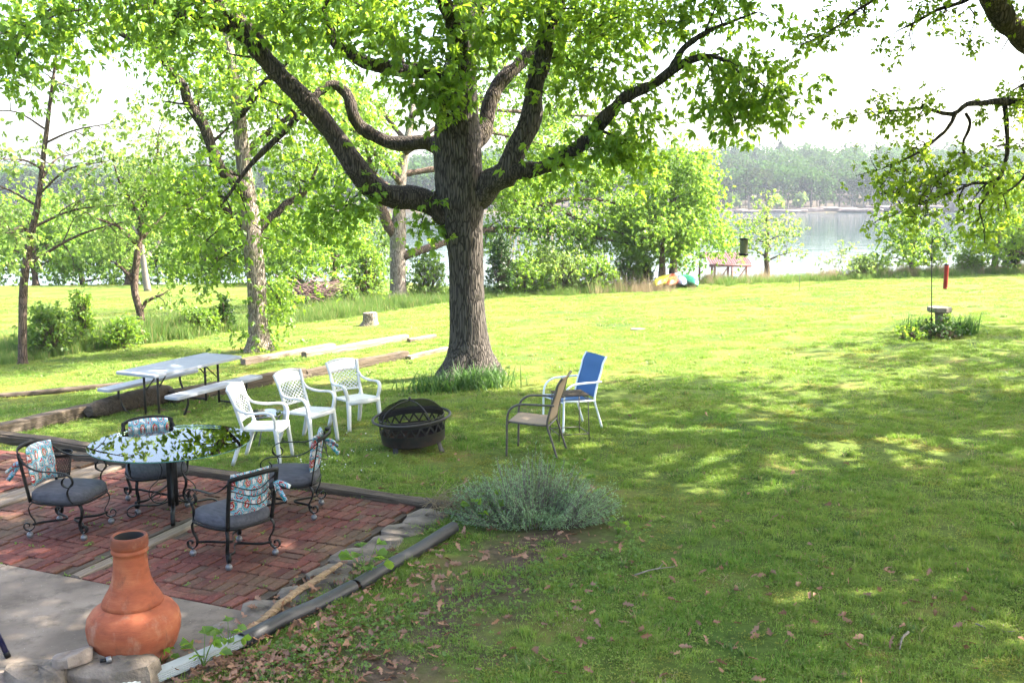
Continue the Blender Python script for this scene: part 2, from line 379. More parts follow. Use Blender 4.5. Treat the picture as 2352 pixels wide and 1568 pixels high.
def ground_mat():
    k = NT('lawn_soil'); co = k.n('NewGeometry').outputs['Position']
    a = k.ramp(k.noise(co, .55, 4), [(.3, (.045, .085, .014)), (.55, (.10, .135, .024)), (.75, (.17, .17, .04))])
    b = k.ramp(k.noise(co, 9, 6, .7), [(.3, (.45, .45, .45)), (.7, (1.2, 1.2, 1.2))])
    c = k.mix(1.0, a, b, 'MULTIPLY')
    far = k.math('GREATER_THAN', k.n('SeparateXYZ', i0=co).outputs[1], 200.0)      # woodland floor and mud of the other shore
    c = k.mix(far, c, k.ramp(k.noise(co, .12, 5), [(.35, (.025, .022, .014)), (.7, (.06, .046, .035))]))
    c = k.mix(k.ramp(k.noise(co, 1.1, 5, .65), [(.56, (0, 0, 0)), (.66, (.9, .9, .9))]), c, k.mix(k.noise(co, 5, 3), (.17, .16, .03), (.09, .06, .034)))
    # bare earth bed along the drain pipe and under the lavender
    sp = k.n('SeparateXYZ', i0=co); lx = k.math('SUBTRACT', sp.outputs[0], k.math('ADD', k.math('MULTIPLY', sp.outputs[1], .545), -4.65))
    d = k.math('ABSOLUTE', k.math('SUBTRACT', lx, k.math('MULTIPLY', k.math('SUBTRACT', 9.6, sp.outputs[1]), .12)))
    bed = k.math('SUBTRACT', k.math('ADD', 1.1, k.math('MULTIPLY', k.math('SUBTRACT', k.noise(co, 2.4, 4), .5), 2.4)), k.math('MULTIPLY', d, 1.5), True)
    bed = k.math('MULTIPLY', bed, k.math('LESS_THAN', sp.outputs[1], 9.7))
    c = k.mix(bed, c, k.ramp(k.noise(co, 14, 5), [(.3, (.045, .03, .02)), (.7, (.12, .085, .058))]))
    return k.principled(c, .95, k.bump(k.noise(co, 30, 5, .7), .6, .03), spec=.1)
M['ground'] = ground_mat()
def grass_mat(name, c1, c2, t1, t2, dry=(.30, .25, .11)):
    k = NT(name); r = k.n('NewGeometry').outputs['Random Per Island']; pos = k.n('NewGeometry').outputs['Position']
    big = k.noise(pos, .45, 3); mid = k.noise(pos, 1.8, 3)
    f = k.math('ADD', k.math('ADD', k.math('MULTIPLY', r, .35), k.math('MULTIPLY', big, .75)), k.math('MULTIPLY', mid, .2))
    f = k.math('SUBTRACT', f, .18, True)
    dr = k.math('GREATER_THAN', r, .93)
    d = k.n('BsdfDiffuse', Color=k.mix(dr, k.mix(f, c1, c2), dry)); t = k.n('BsdfTranslucent', Color=k.mix(dr, k.mix(f, t1, t2), dry))
    a = k.n('MixShader', i0=.4, i1=d.outputs[0], i2=t.outputs[0])
    g = k.n('BsdfGlossy', Color=(1, 1, 1), Roughness=.5); b = k.n('MixShader', i0=.015, i1=a.outputs[0], i2=g.outputs[0])
    k.t.links.new(b.outputs[0], k.out.inputs[0]); return k.m
M['grass'] = grass_mat('lawn_grass', (.055, .155, .022), (.27, .295, .065), (.095, .29, .018), (.38, .44, .075))
M['moss'] = grass_mat('moss_and_short_grass', (.12, .14, .02), (.30, .28, .06), (.14, .19, .02), (.36, .36, .06), (.24, .16, .08))
M['grass_tall'] = grass_mat('tall_grass', (.06, .12, .03), (.13, .19, .05), (.10, .21, .03), (.22, .32, .06))
M['grass_dry'] = grass_mat('dry_grass', (.24, .18, .11), (.34, .27, .17), (.26, .2, .11), (.36, .3, .18), (.4, .3, .24))
M['iris'] = grass_mat('strap_leaf', (.035, .085, .02), (.07, .14, .04), (.06, .15, .02), (.14, .26, .05), (.12, .2, .06))
M['lavender'] = leaf_mat('lavender_leaf', (.18, .29, .13), (.32, .44, .24), (.2, .36, .11), (.33, .48, .2), .4)
M['dead_leaf'] = leaf_mat('dead_leaf', (.13, .06, .032), (.32, .18, .115), (.14, .06, .03), (.24, .12, .07), .15)
# ------------------------------------------------------------------ terrain
CTRL = np.array([(-8, 1, .0), (0, 1, .15), (8, 1, .2), (-3, 6, -.02), (-5, 9, -.02), (-3, 11, -.02), (-6.5, 11.5, -.10), (-1, 10.2, -.02),
    (1, 6, .08), (4, 6, .12), (8, 8, .15), (1, 10, -.02), (5, 11, .02), (10, 14, .08), (-3, 12.6, -.07), (-2.1, 14.3, -.13), (.4, 12.6, -.09),
    (1.2, 14.2, -.14), (5, 16, -.12), (-5.3, 16.8, -.5), (-7, 14.5, -.33), (-9, 18.5, -.68), (-.7, 19, -.30), (9.2, 22, .0), (14, 24, .12),
    (-4.5, 25, -.70), (-6.3, 25, -.8), (-11.5, 24.5, -1.0), (-4.3, 31, -.9), (-8, 31, -1.1), (-2.9, 38, -1.1), (3.2, 26, -.42),
    (5.3, 41, -.95), (7, 41.5, -.92), (13.5, 44, -.88), (20, 43, -.55), (28, 42, -.25), (-14, 35, -1.5), (-22, 50, -1.9), (-12, 52, -1.9),
    (-30, 30, -1.4), (-4, 48, -1.5), (20, 25, .3), (30, 10, .5), (-20, 10, -.3), (40, 45, .2), (-45, 50, -2.2), (60, 0, .6), (-60, 0, -.5), (0, -12, .4)], float)
def _tps():
    P = CTRL[:, :2]; n = len(P); D = np.linalg.norm(P[:, None] - P[None], axis=2)
    A = np.zeros((n + 3, n + 3)); A[:n, :n] = D - np.eye(n) * 1.5; A[:n, n] = 1; A[:n, n + 1:] = P; A[n:, :n] = A[:n, n:].T
    return np.linalg.solve(A, np.concatenate([CTRL[:, 2], [0, 0, 0]]))
_W = _tps()
def sstep(a, b, x): t = np.clip((x - a) / (b - a), 0, 1); return t * t * (3 - 2 * t)
def vnoise(x, y, s, seed=0):
    """cheap smooth noise"""
    x = np.asarray(x) / s; y = np.asarray(y) / s
    return (np.sin(x * 1.3 + seed + 1.7 * np.sin(y * .9 + seed)) + np.sin(y * 1.1 + 2.1 * seed + 1.3 * np.sin(x * .7 + seed * .5))) * .5
def hh(x, y):
    x = np.atleast_1d(np.asarray(x, float)); y = np.atleast_1d(np.asarray(y, float))
    xc, yc = np.clip(x, -60, 60), np.clip(y, -12, 60)
    D = np.sqrt((xc[..., None] - CTRL[:, 0]) ** 2 + (yc[..., None] - CTRL[:, 1]) ** 2)
    z = D @ _W[:len(CTRL)] + _W[-3] + _W[-2] * xc + _W[-1] * yc
    z = z + .02 * vnoise(x, y, .9, 3) * sstep(9, 13, y)
    yb = 47 + 9 * (1 - sstep(-9, 0, x)) + 1.2 * vnoise(x, y * 0, 5, 2)
    f = sstep(yb, yb + 15, y); z = z * (1 - f) + (-7.0) * f
    hill = 1.0 + 9.0 * sstep(-190, 60, x)
    far = -7 + 3.6 * sstep(303, 313, y + 4 * vnoise(x, 0, 22, 5)) + (hill + 1.8) * sstep(311, 470, y) + .02 * np.maximum(y - 470, 0)
    return np.where(y > 180, np.maximum(far, -7.0), z)
def h1(x, y): return float(hh([x], [y])[0])
_YG = np.concatenate([np.arange(2, 20, .1), np.arange(20, 95, .3)])
def gpn(u, v):
    """where those directions meet the ground"""
    u, v = np.atleast_1d(np.asarray(u, float)), np.atleast_1d(np.asarray(v, float)); out = np.empty((len(u), 3))
    for a in range(0, len(u), 200):
        t = (v[a:a + 200] - 784) / FPX; dx = (u[a:a + 200] - 1176) / FPX; dy = math.cos(PITCH) - t * math.sin(PITCH); dz = -(math.sin(PITCH) + t * math.cos(PITCH))
        X = dx[:, None] / dy[:, None] * _YG; Z = CAM_Z + dz[:, None] / dy[:, None] * _YG; G_ = hh(X.ravel(), np.broadcast_to(_YG, X.shape).ravel()).reshape(X.shape)
        d = Z - G_; k = np.argmax(d < 0, axis=1); k = np.maximum(k, 1); r_ = np.arange(len(k)); f = d[r_, k - 1] / (d[r_, k - 1] - d[r_, k] + 1e-9)
        y = _YG[k - 1] + f * (_YG[k] - _YG[k - 1]); x = dx / dy * y; out[a:a + 200] = np.stack([x, y, hh(x, y)], -1)
    return out
def gp(u, v): return gpn([u], [v])[0]

# patio frame: origin at the front right corner, S runs left along the front edge, T runs away from the house
PO = np.array([-2.10, 7.47]); ANG = math.radians(157); ES = np.array([math.cos(ANG), math.sin(ANG)]); ET = np.array([math.sin(ANG), -math.cos(ANG)])
TD = 2.82                                       # depth of the brick field
def pat(s, t, z=0.0): q = PO + ES * s + ET * t; return np.array([q[0], q[1], z])
def to_st(x, y): dx, dy = x - PO[0], y - PO[1]; return dx * ES[0] + dy * ES[1], dx * ET[0] + dy * ET[1]
def on_patio(x, y, m=0.0):
    s, t = to_st(x, y); return (s > -.42 - m) & (t < TD + .14 + m)

def build_ground():
    xs = np.unique(np.concatenate([np.arange(-28, 28.01, .6), np.linspace(28, 70, 22), np.linspace(70, 600, 40), -np.linspace(28, 70, 22), -np.linspace(70, 600, 40)]))
    ys = np.unique(np.concatenate([np.arange(-12, 64.01, .6), np.linspace(64, 300, 10), np.linspace(300, 330, 16), np.linspace(335, 480, 16), np.linspace(480, 900, 14)]))
    X, Y = np.meshgrid(xs, ys, indexing='ij'); Z = hh(X.ravel(), Y.ravel()).reshape(X.shape)
    s, t = to_st(X, Y); inside = (s > -.38) & (t < TD + .05) & (Y > -5); Z = np.where(inside, np.minimum(Z, -.11), Z)
    o = MB().grid(np.stack([X, Y, Z], -1)).build('ground', M['ground']); tag(o, 'lawn and meadow ground sloping down to the lake', 'ground', kind='structure')
    w = MB().grid(np.stack(np.meshgrid(np.linspace(-560, 560, 3), np.linspace(50, 330, 3), indexing='ij') + [np.full((3, 3), -4.3)], -1)).build('lake', M['water'])
    tag(w, 'calm grey lake reflecting white sky and wooded shore', 'lake', kind='structure')
build_ground()

def build_patio():
    # a bed of dark sand below, then the bricks
    po = MB()
    c = [pat(-.05, -.02), pat(6.2, -.02), pat(6.2, TD), pat(-.05, TD)]
    V = np.array([[q[0], q[1], z] for z in (-.10, -.022) for q in c])
    po.add(V, [(4, 7, 6, 5), (0, 1, 2, 3), (0, 4, 5, 1), (1, 5, 6, 2), (2, 6, 7, 3), (3, 7, 4, 0)])
    bed = po.build('brick_patio', M['soil'], smooth=False); tag(bed, 'red brick patio floor under the glass table', 'patio', kind='structure')
    L, Wd, g = .216, .102, .008
    me = MB().box((0, 0, 0), (Wd - g, L - g, .06), bev=.006).build('brick', M['brick'], bed, smooth=True, auto=40)
    brick_mesh = me.data; bpy.data.objects.remove(me)
    strips = [(1.62, 1.84), (3.80, 4.22)]
    spots = []
    r = random.Random(3)
    t = 0.0; row = 0
    while t + L <= TD + .01:
        s = -.03 + (row % 2) * .05 + r.uniform(-.012, .012)
        while s < 6.0:
            sc, tc = s + Wd / 2, t + L / 2
            if not any(a - Wd / 2 < sc - .1 * tc * 0 + 0 < b + Wd / 2 for a, b in strips):
                if r.random() < .07 and not any(a - .2 < sc + .06 < b + .2 for a, b in strips):       # a pair turned sideways
                    for q in (-1, 1): spots.append((s + Wd, tc + q * Wd * .53, PI / 2))
                    s += 2 * Wd; continue
                spots.append((sc, tc, 0))
            s += Wd
        t += L; row += 1
    spots = [(pat(s_, t_), a) for s_, t_, a in spots]
    def key(q):
        p = q[0]; dd = p[0] ** 2 + p[1] ** 2 + 9
        u = 1176 + FPX * p[0] / (p[1] * math.cos(PITCH) + (CAM_Z - p[2]) * math.sin(PITCH))
        return dd + (1000 if u < -20 else 0)
    spots.sort(key=key)
    rest = MB()
    proto_V = np.array([v.co for v in brick_mesh.vertices]); 
    polys = [tuple(p.vertices) for p in brick_mesh.polygons]
    for i, (p, a) in enumerate(spots):
        z = -.031 + r.uniform(-.009, .007); rz = ANG + a + r.uniform(-.02, .02); tx, ty = r.uniform(-.03, .03), r.uniform(-.035, .035)
        if i < 300:
            o = bpy.data.objects.new('brick', brick_mesh); COL.objects.link(o); o.parent = bed
            o.location = (p[0], p[1], z); o.rotation_euler = (tx, ty, rz)
        else:
            R = np.array(Matrix.Rotation(rz, 3, 'Z') @ Matrix.Rotation(tx, 3, 'X'))
            V = proto_V @ R.T + (p[0], p[1], z)
            rest.add(V, [q for q in polys if len(q) == 4], N=[q for q in polys if len(q) > 4])
    if rest.n: tag(rest.build('bricks', M['brick'], bed, auto=40), kind='stuff')
    # concrete slabs in front, with open joints
    base = None
    for i, (s0, s1, t0, t1) in enumerate(((-.40, 2.42, -1.55, -.012), (2.435, 6.3, -1.55, -.012), (-.40, 6.3, -5.5, -1.565))):
        b = MB(); P = np.array([pat(s0, t0), pat(s1, t0), pat(s1, t1), pat(s0, t1)])
        V = np.concatenate([P + (0, 0, -.10), P + (0, 0, -.006), np.array([P.mean(0) + (q - P.mean(0)) * (1 - .008 / max(.3, np.linalg.norm(q - P.mean(0)))) for q in P])])
        b.add(V, [(8, 11, 10, 9)] + [(a, a + 4, (a + 1) % 4 + 4, (a + 1) % 4) for a in range(4)] + [(a + 4, a + 8, (a + 1) % 4 + 8, (a + 1) % 4 + 4) for a in range(4)])
        if base is None:
            base = tag(bpy.data.objects.new('concrete_patio', None), 'stained tan concrete slab floor at the lower left', 'patio', kind='structure'); COL.objects.link(base)
        b.build('slab', M['concrete'], base, smooth=False)
build_patio()

def timber(name, a, b, w, h, mat, label, cat='timber', group=None, seed=0, sag=0.0, endmat=None, top=None, taper=1.0):
    """a squared weathered beam from a to b (xy points), resting on the ground"""
    r = np.random.default_rng(seed); a = np.asarray(a, float); b = np.asarray(b, float); L = np.linalg.norm(b[:2] - a[:2]); n = max(8, int(L / .12)); m = 16
    rz = math.atan2(b[1] - a[1], b[0] - a[0])
    za = a[2] if len(a) > 2 else h1(*a[:2]); zb = b[2] if len(b) > 2 else h1(*b[:2])
    ca = np.linspace(0, 2 * PI, m, endpoint=False) + PI / 16
    ce = np.sign(np.cos(ca)) * np.abs(np.cos(ca)) ** .35; se = np.sign(np.sin(ca)) * np.abs(np.sin(ca)) ** .35
    groove = r.normal(0, .045, m)
    V = []
    for i in range(n):
        f = i / (n - 1); k = (1 + .05 * math.sin(f * 9 + seed)) * (1 - (1 - taper) * f)
        e = .90 if i in (0, n - 1) else 1.0
        rad = (1 + groove + r.normal(0, .02, m)) * k * e
        V.append(np.stack([np.full(m, (f - .5) * L) + r.normal(0, .006, m) * (i in (0, n - 1)), ce * w / 2 * rad + .02 * math.sin(f * 5 + seed), se * h / 2 * rad], -1))
    V = np.concatenate(V); i, k = np.meshgrid(np.arange(n - 1), np.arange(m), indexing='ij'); k2 = (k + 1) % m
    Q = np.stack([i * m + k, i * m + k2, (i + 1) * m + k2, (i + 1) * m + k], -1).reshape(-1, 4)
    mb = MB(); mb.add(V, Q, N=[range(m - 1, -1, -1), range((n - 1) * m, n * m)])
    c = ((a[0] + b[0]) / 2, (a[1] + b[1]) / 2, (za + zb) / 2 + (h * .36 if top is None else top))
    o = mb.build(name, mat, auto=50, loc=c, rot=(0, -math.atan2(zb - za, L), rz))
    tag(o, label, cat, group); return o

# patio edging timbers and strips
q = lambda s, t: pat(s, t)
timber('edging_timber', q(-.42, TD + .07), q(1.55, TD + .09), .16, .10, M['timber'], 'weathered brown timber edging along back of brick patio', group='patio edging timbers', seed=1, top=.005)
timber('edging_timber', q(1.6, TD + .10), q(4.9, TD + .06), .16, .11, M['timber'], 'old timber behind patio under the glass table', group='patio edging timbers', seed=2, top=.005)
timber('edging_timber', q(4.4, TD + .34), q(6.4, TD + .42), .18, .14, M['timber'], 'thick timber at left frame edge behind wire basket', group='patio edging timbers', seed=3, top=.02)
timber('divider_board', q(1.69, .02), q(1.69, TD - .03), .125, .07, M['timber_pale'], 'pale weathered board set between bricks by terracotta chiminea', 'board', seed=4, top=-.026)
timber('divider_board', q(1.80, .02), q(1.80, TD - .03), .055, .06, M['timber'], 'narrow dark strip beside pale board in brick floor', 'board', seed=5, top=-.028)
timber('divider_board', q(3.91, .02), q(3.91, TD - .03), .15, .07, M['timber_pale'], 'grey weathered board in bricks behind left patio chair', 'board', seed=6, top=-.026)
timber('divider_board', q(4.10, .02), q(4.10, TD - .03), .15, .07, M['timber_pale'], 'outer grey board in bricks at left frame edge', 'board', seed=7, top=-.026)

def rock(name, c, size, mat, label, seed, rz=0.0, group=None, flat=1.0, cat='stone', tilt=0.0, n=14):
    r = np.random.default_rng(seed); a = np.linspace(-PI / 2, PI / 2, 8); b = np.linspace(0, 2 * PI, n, endpoint=False)
    A, B = np.meshgrid(a, b, indexing='ij')
    pw = .38
    sg = lambda v, e: np.sign(v) * np.abs(v) ** e
    P = np.stack([sg(np.cos(A), pw) * sg(np.cos(B), .75), sg(np.cos(A), pw) * sg(np.sin(B), .75), sg(np.sin(A), pw)], -1)
    out = 1 + .09 * np.sin(B * 3 + seed) + .06 * np.sin(B * 5 + 2 * seed) + r.normal(0, .045, A.shape); out[0] = out[0].mean(); out[-1] = out[-1].mean()
    P[..., :2] *= out[..., None]; P[..., 2] *= 1 + .15 * np.sin(B * 2 + seed * 1.7)
    P = P * np.asarray(size) / 2
    mb = MB(); i, k = np.meshgrid(np.arange(7), np.arange(n), indexing='ij'); k2 = (k + 1) % n
    mb.add(P.reshape(-1, 3), np.stack([i * n + k, i * n + k2, (i + 1) * n + k2, (i + 1) * n + k], -1).reshape(-1, 4))
    o = mb.build(name, mat, auto=34, loc=c, rot=(tilt, tilt * .5, rz)); return tag(o, label, cat, group)

# edging stones between bricks and pipe
stones = [(.30, 2.55, .42, .40), (.28, 2.15, .36, .34), (.27, 1.78, .40, .36), (.25, 1.36, .46, .38), (.27, .93, .38, .36), (.25, .53, .40, .36), (.26, .10, .46, .40), (.24, -.36, .46, .42), (.25, -.82, .44, .40)]
lab = ['tan flat edging stone at far corner near timber end', 'grey edging stone second from the far patio corner', 'mossy edging stone beside middle of the drain pipe', 'long flat edging stone midway along the patio side',
       'edging stone under the tip of the dry branch', 'grey edging stone beneath the dry branch middle', 'brown edging stone at the thick end of dry branch', 'low dirty stone between concrete slab and pipe joint', 'flat stone near chiminea beside the downspout end']
for i, (s_, t_, a_, b_) in enumerate(stones):
    rock('edging_stone', pat(-s_ + .03 + .03 * math.sin(i * 2.3), t_, -.052 - .008 * (i % 3)), (a_ * (1.0 + .12 * math.sin(i * 1.7)), b_ * (1.1 + .15 * math.cos(i * 2.9)), .125), M['stone'], lab[i], 10 + i, ANG + .1 * i, 'stones edging the patio')
rock('edging_stone', pat(.02, -1.26, .05), (.62, .46, .26), M['stone'], 'big brown rock hiding foot of the chiminea', 31, ANG + .3, 'rocks at the chiminea')
rock('edging_stone', pat(.36, -1.55, .04), (.46, .34, .24), M['stone'], 'squat grey rock close beside chiminea base', 37, ANG - .2, 'rocks at the chiminea')
rock('edging_stone', pat(.66, -1.70, .01), (.46, .36, .16), M['stone_pale'], 'pale rounded boulder at bottom edge of the picture', 33, ANG + .5, 'rocks at the chiminea')
rock('edging_stone', pat(.20, -1.42, .19), (.26, .17, .09), M['stone_pale'], 'small pinkish wedge stone lying on top of rocks', 35, ANG + 1.0, 'rocks at the chiminea', tilt=.2)

# drain pipe and downspout along the patio side
def pipe():
    p0 = atz(1042, 1212, .06); p1 = atz(818, 1345, .05); p2 = atz(556, 1470, .06)
    def draw(a, b, label, seed):
        mb = MB(); pts = np.linspace(a, b, 12); pts[:, 2] += .006 * np.sin(np.arange(12) * .8 + seed)
        mb.tube(pts, .058, 16, cap=False).tube(pts[::-1], .050, 16, cap=False)
        o = mb.build('drain_pipe', M['pipe'])
        tag(o, label, 'pipe', 'drain pipe lengths beside the patio'); return o
    draw(p0, p1, 'black drain pipe length ending open by the lavender', 1)
    draw(p1 + (p2 - p1) * .03, p2, 'black drain pipe length joined to grey downspout', 2)
    a = p2 + np.array([.03, .05, .0]); b = atz(262, 1590, .06)
    d = unit(b - a); mb = MB(); n = np.array([-d[1], d[0], 0])
    pts = np.linspace(a, b, 10)
    # fluted rectangular downspout
    prof = []
    W, H = .085, .065
    for i in range(9): prof.append((-W / 2 + W * i / 8, H / 2 + (-.006 if i % 2 else 0)))
    for i in range(9): prof.append((W / 2 - (.0 if i % 2 else .006), H / 2 - H * (i + .5) / 9))
    for i in range(9): prof.append((W / 2 - W * i / 8, -H / 2))
    for i in range(9): prof.append((-W / 2 + (.0 if i % 2 else .006), -H / 2 + H * (i + .5) / 9))
    m = len(prof); V = np.concatenate([[p + n * x + np.array([0, 0, z_]) for x, z_ in prof] for p in pts])
    i, k = np.meshgrid(np.arange(9), np.arange(m), indexing='ij'); k2 = (k + 1) % m
    mb.add(V, np.stack([i * m + k, i * m + k2, (i + 1) * m + k2, (i + 1) * m + k], -1).reshape(-1, 4))
    o = mb.build('downspout', M['gutter'], smooth=False); tag(o, 'pale grey fluted downspout lying at the bottom left', 'downspout')
pipe()

# landscape timbers of the old terraces
G = lambda u, v: gp(u, v)
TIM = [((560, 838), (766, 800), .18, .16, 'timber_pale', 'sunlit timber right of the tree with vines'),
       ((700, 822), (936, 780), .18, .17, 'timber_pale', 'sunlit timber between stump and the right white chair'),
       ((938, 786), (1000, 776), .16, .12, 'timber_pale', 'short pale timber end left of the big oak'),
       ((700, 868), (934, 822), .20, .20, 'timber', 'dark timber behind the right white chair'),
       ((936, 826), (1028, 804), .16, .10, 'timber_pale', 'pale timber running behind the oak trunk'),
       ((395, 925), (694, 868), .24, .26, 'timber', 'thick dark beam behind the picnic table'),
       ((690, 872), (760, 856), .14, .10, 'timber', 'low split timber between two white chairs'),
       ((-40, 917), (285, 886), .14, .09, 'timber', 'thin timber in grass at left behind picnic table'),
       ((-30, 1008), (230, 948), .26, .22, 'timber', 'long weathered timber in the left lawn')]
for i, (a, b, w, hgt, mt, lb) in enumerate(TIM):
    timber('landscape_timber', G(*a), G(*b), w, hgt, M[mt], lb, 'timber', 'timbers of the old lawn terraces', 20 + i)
def fallen_log():
    a, b = G(205, 962), G(388, 918)
    r = np.random.default_rng(5); n, m = 26, 18; pts = np.linspace(a, b, n); pts[:, 2] += .12
    mb = MB(); th = np.linspace(0, 2 * PI, m, endpoint=False)
    d = unit(b - a); s_ = unit(np.cross(d, (0, 0, 1))); u_ = np.cross(s_, d)
    rad = np.interp(np.linspace(0, 1, n), [0, .12, .5, .85, 1], [.10, .19, .22, .24, .16])
    gro = r.normal(0, .09, m); V = np.concatenate([[pts[i] + (np.cos(t) * s_ + np.sin(t) * u_ * .8) * rad[i] * (1 + gro[j] + r.normal(0, .03)) for j, t in enumerate(th)] for i in range(n)])
    i, k = np.meshgrid(np.arange(n - 1), np.arange(m), indexing='ij'); k2 = (k + 1) % m
    mb.add(V, np.stack([i * m + k, i * m + k2, (i + 1) * m + k2, (i + 1) * m + k], -1).reshape(-1, 4), N=[range(m - 1, -1, -1), range((n - 1) * m, n * m)])
    tag(mb.build('fallen_log', M['timber'], auto=60), 'rotting split log lying behind the picnic table bench', 'log')
fallen_log()
def stump():
    p = G(850, 747); o = thing('tree_stump', p, 0, 'cut grey tree stump in sunny lawn left of the oak', 'stump')
    prof = [(.30, -.05), (.26, .03), (.225, .12), (.21, .25), (.21, .36), (.20, .385)]
    mb = MB().lathe(prof, 26); V = np.concatenate(mb.V); a = np.arctan2(V[:, 1], V[:, 0]); k_ = 1 + (.05 * np.sin(a * 5) + .03 * np.sin(a * 11)) ; V[:, :2] *= k_[:, None]; V[:, 0] -= .10 * np.clip(.12 - V[:, 2], 0, .2) * (V[:, 0] < 0) * 4
    mb.V = [V]; mb.build('bark', M['bark_pale'], o)
    t = MB().lathe([(.001, .375), (.10, .38), (.195, .383)], 26); V = np.concatenate(t.V); V[:, 2] += .03 * np.sin(V[:, 0] * 14) * .4; t.V = [V]; t.build('cut_top', M['cutwood'], o)
stump()
rock('flat_stone', G(1466, 758) + np.array([0, 0, .015]), (.42, .22, .06), M['stone_pale'], 'flat pale stone alone in the sunny lawn', 51, .1)
rock('field_rock', G(1629, 648) + np.array([0, 0, .12]), (.5, .35, .4), M['stone'], 'dark rock in weeds right of the kayaks', 52, .4)

# dry branch lying on the edging stones
def dry_branch():
    P = [atz(545, 1462, .03), atz(600, 1425, .06), atz(660, 1370, .07), atz(720, 1330, .08), atz(780, 1290, .07)]
    c = curve(P, 40); r = np.random.default_rng(2); c += r.normal(0, .004, c.shape)
    w = np.interp(np.linspace(0, 1, 40), [0, .15, .5, .8, 1], [.02, .05, .042, .045, .028])
    mb = MB().tube(c, w * .85, 9)
    mb.tube(curve([c[28], c[28] + (.05, .02, .03), c[28] + (.13, .11, .02)], 6), [.02, .016, .012, .01, .008, .005], 6)
    V = np.concatenate(mb.V); V[:, 2] = .035 + (V[:, 2] - .035) * .6; mb.V = [V]
    tag(mb.build('dry_branch', M['driftwood'], auto=60), 'dry tan branch lying along the patio edging stones', 'branch')
dry_branch()
# ------------------------------------------------------------------ trees
def px_path(pts, y0):
    """[(u, v, width px, dy)] -> points, radii; the distance is the trunk's, shifted by dy"""
    P, R = [], []
    for u, v, w, dy in pts:
        y = y0 + dy; p = at(u, v, y); P.append(p); R.append(max(w, 1) / 2 * y / FPX)
    return np.array(P), np.array(R)
def smooth_path(P, R, n):
    c = curve(np.concatenate([P, R[:, None]], 1), n); return c[:, :3], np.maximum(c[:, 3], .003)
def rough_tube(P, R, seg, rough, r, rings=None):
    mb = MB().tube(P, R, seg); V = np.concatenate(mb.V).reshape(len(P), seg, 3)
    ph = r.uniform(0, 6, 4); a = np.linspace(0, 2 * PI, seg, endpoint=False)[None]; z = np.arange(len(P))[:, None]
    k = 1 + rough * (.5 * np.sin(a * 3 + ph[0] + z * .08) + .35 * np.sin(a * 7 + ph[1] - z * .15) + r.normal(0, .35, (len(P), seg)))
    V = P[:, None] + (V - P[:, None]) * k[..., None]; mb.V = [V.reshape(-1, 3)]; return mb

def frame_of(D, r):
    D = D / (np.linalg.norm(D, axis=1)[:, None] + 1e-9)
    X = r.normal(0, 1, D.shape); X[:, 2] += 1.2
    S = np.cross(D, X); S /= np.linalg.norm(S, axis=1)[:, None] + 1e-9
    return D, S, np.cross(S, D)
def leaves_np(B, D, L, r, wid=.5, fold=.22, simple_=False, curl=.25):
    """B base, D direction, L length -> V, Q.  A leaf is two folded halves, or one diamond when far away"""
    D, S, Nn = frame_of(D, r); L = L[:, None]; n = len(B)
    tip = B + D * L - np.array([0, 0, 1.]) * L * curl * r.uniform(.2, 1, (n, 1))
    if simple_:
        m = B + D * L * .5; V = np.stack([B, m + S * L * wid / 2, tip, m - S * L * wid / 2], 1)
        return V.reshape(-1, 3), np.arange(n * 4).reshape(n, 4)
    a, b = B + D * L * .38, B + D * L * .75; up = Nn * L * fold
    V = np.stack([B, a + S * L * wid * .36 + up * .5, b + S * L * wid * .5 + up * .6, tip, b - S * L * wid * .5 + up * .6, a - S * L * wid * .36 + up * .5], 1)
    i = np.arange(n)[:, None] * 6
    return V.reshape(-1, 3), np.concatenate([i + [0, 1, 2, 3], i + [0, 3, 4, 5]])

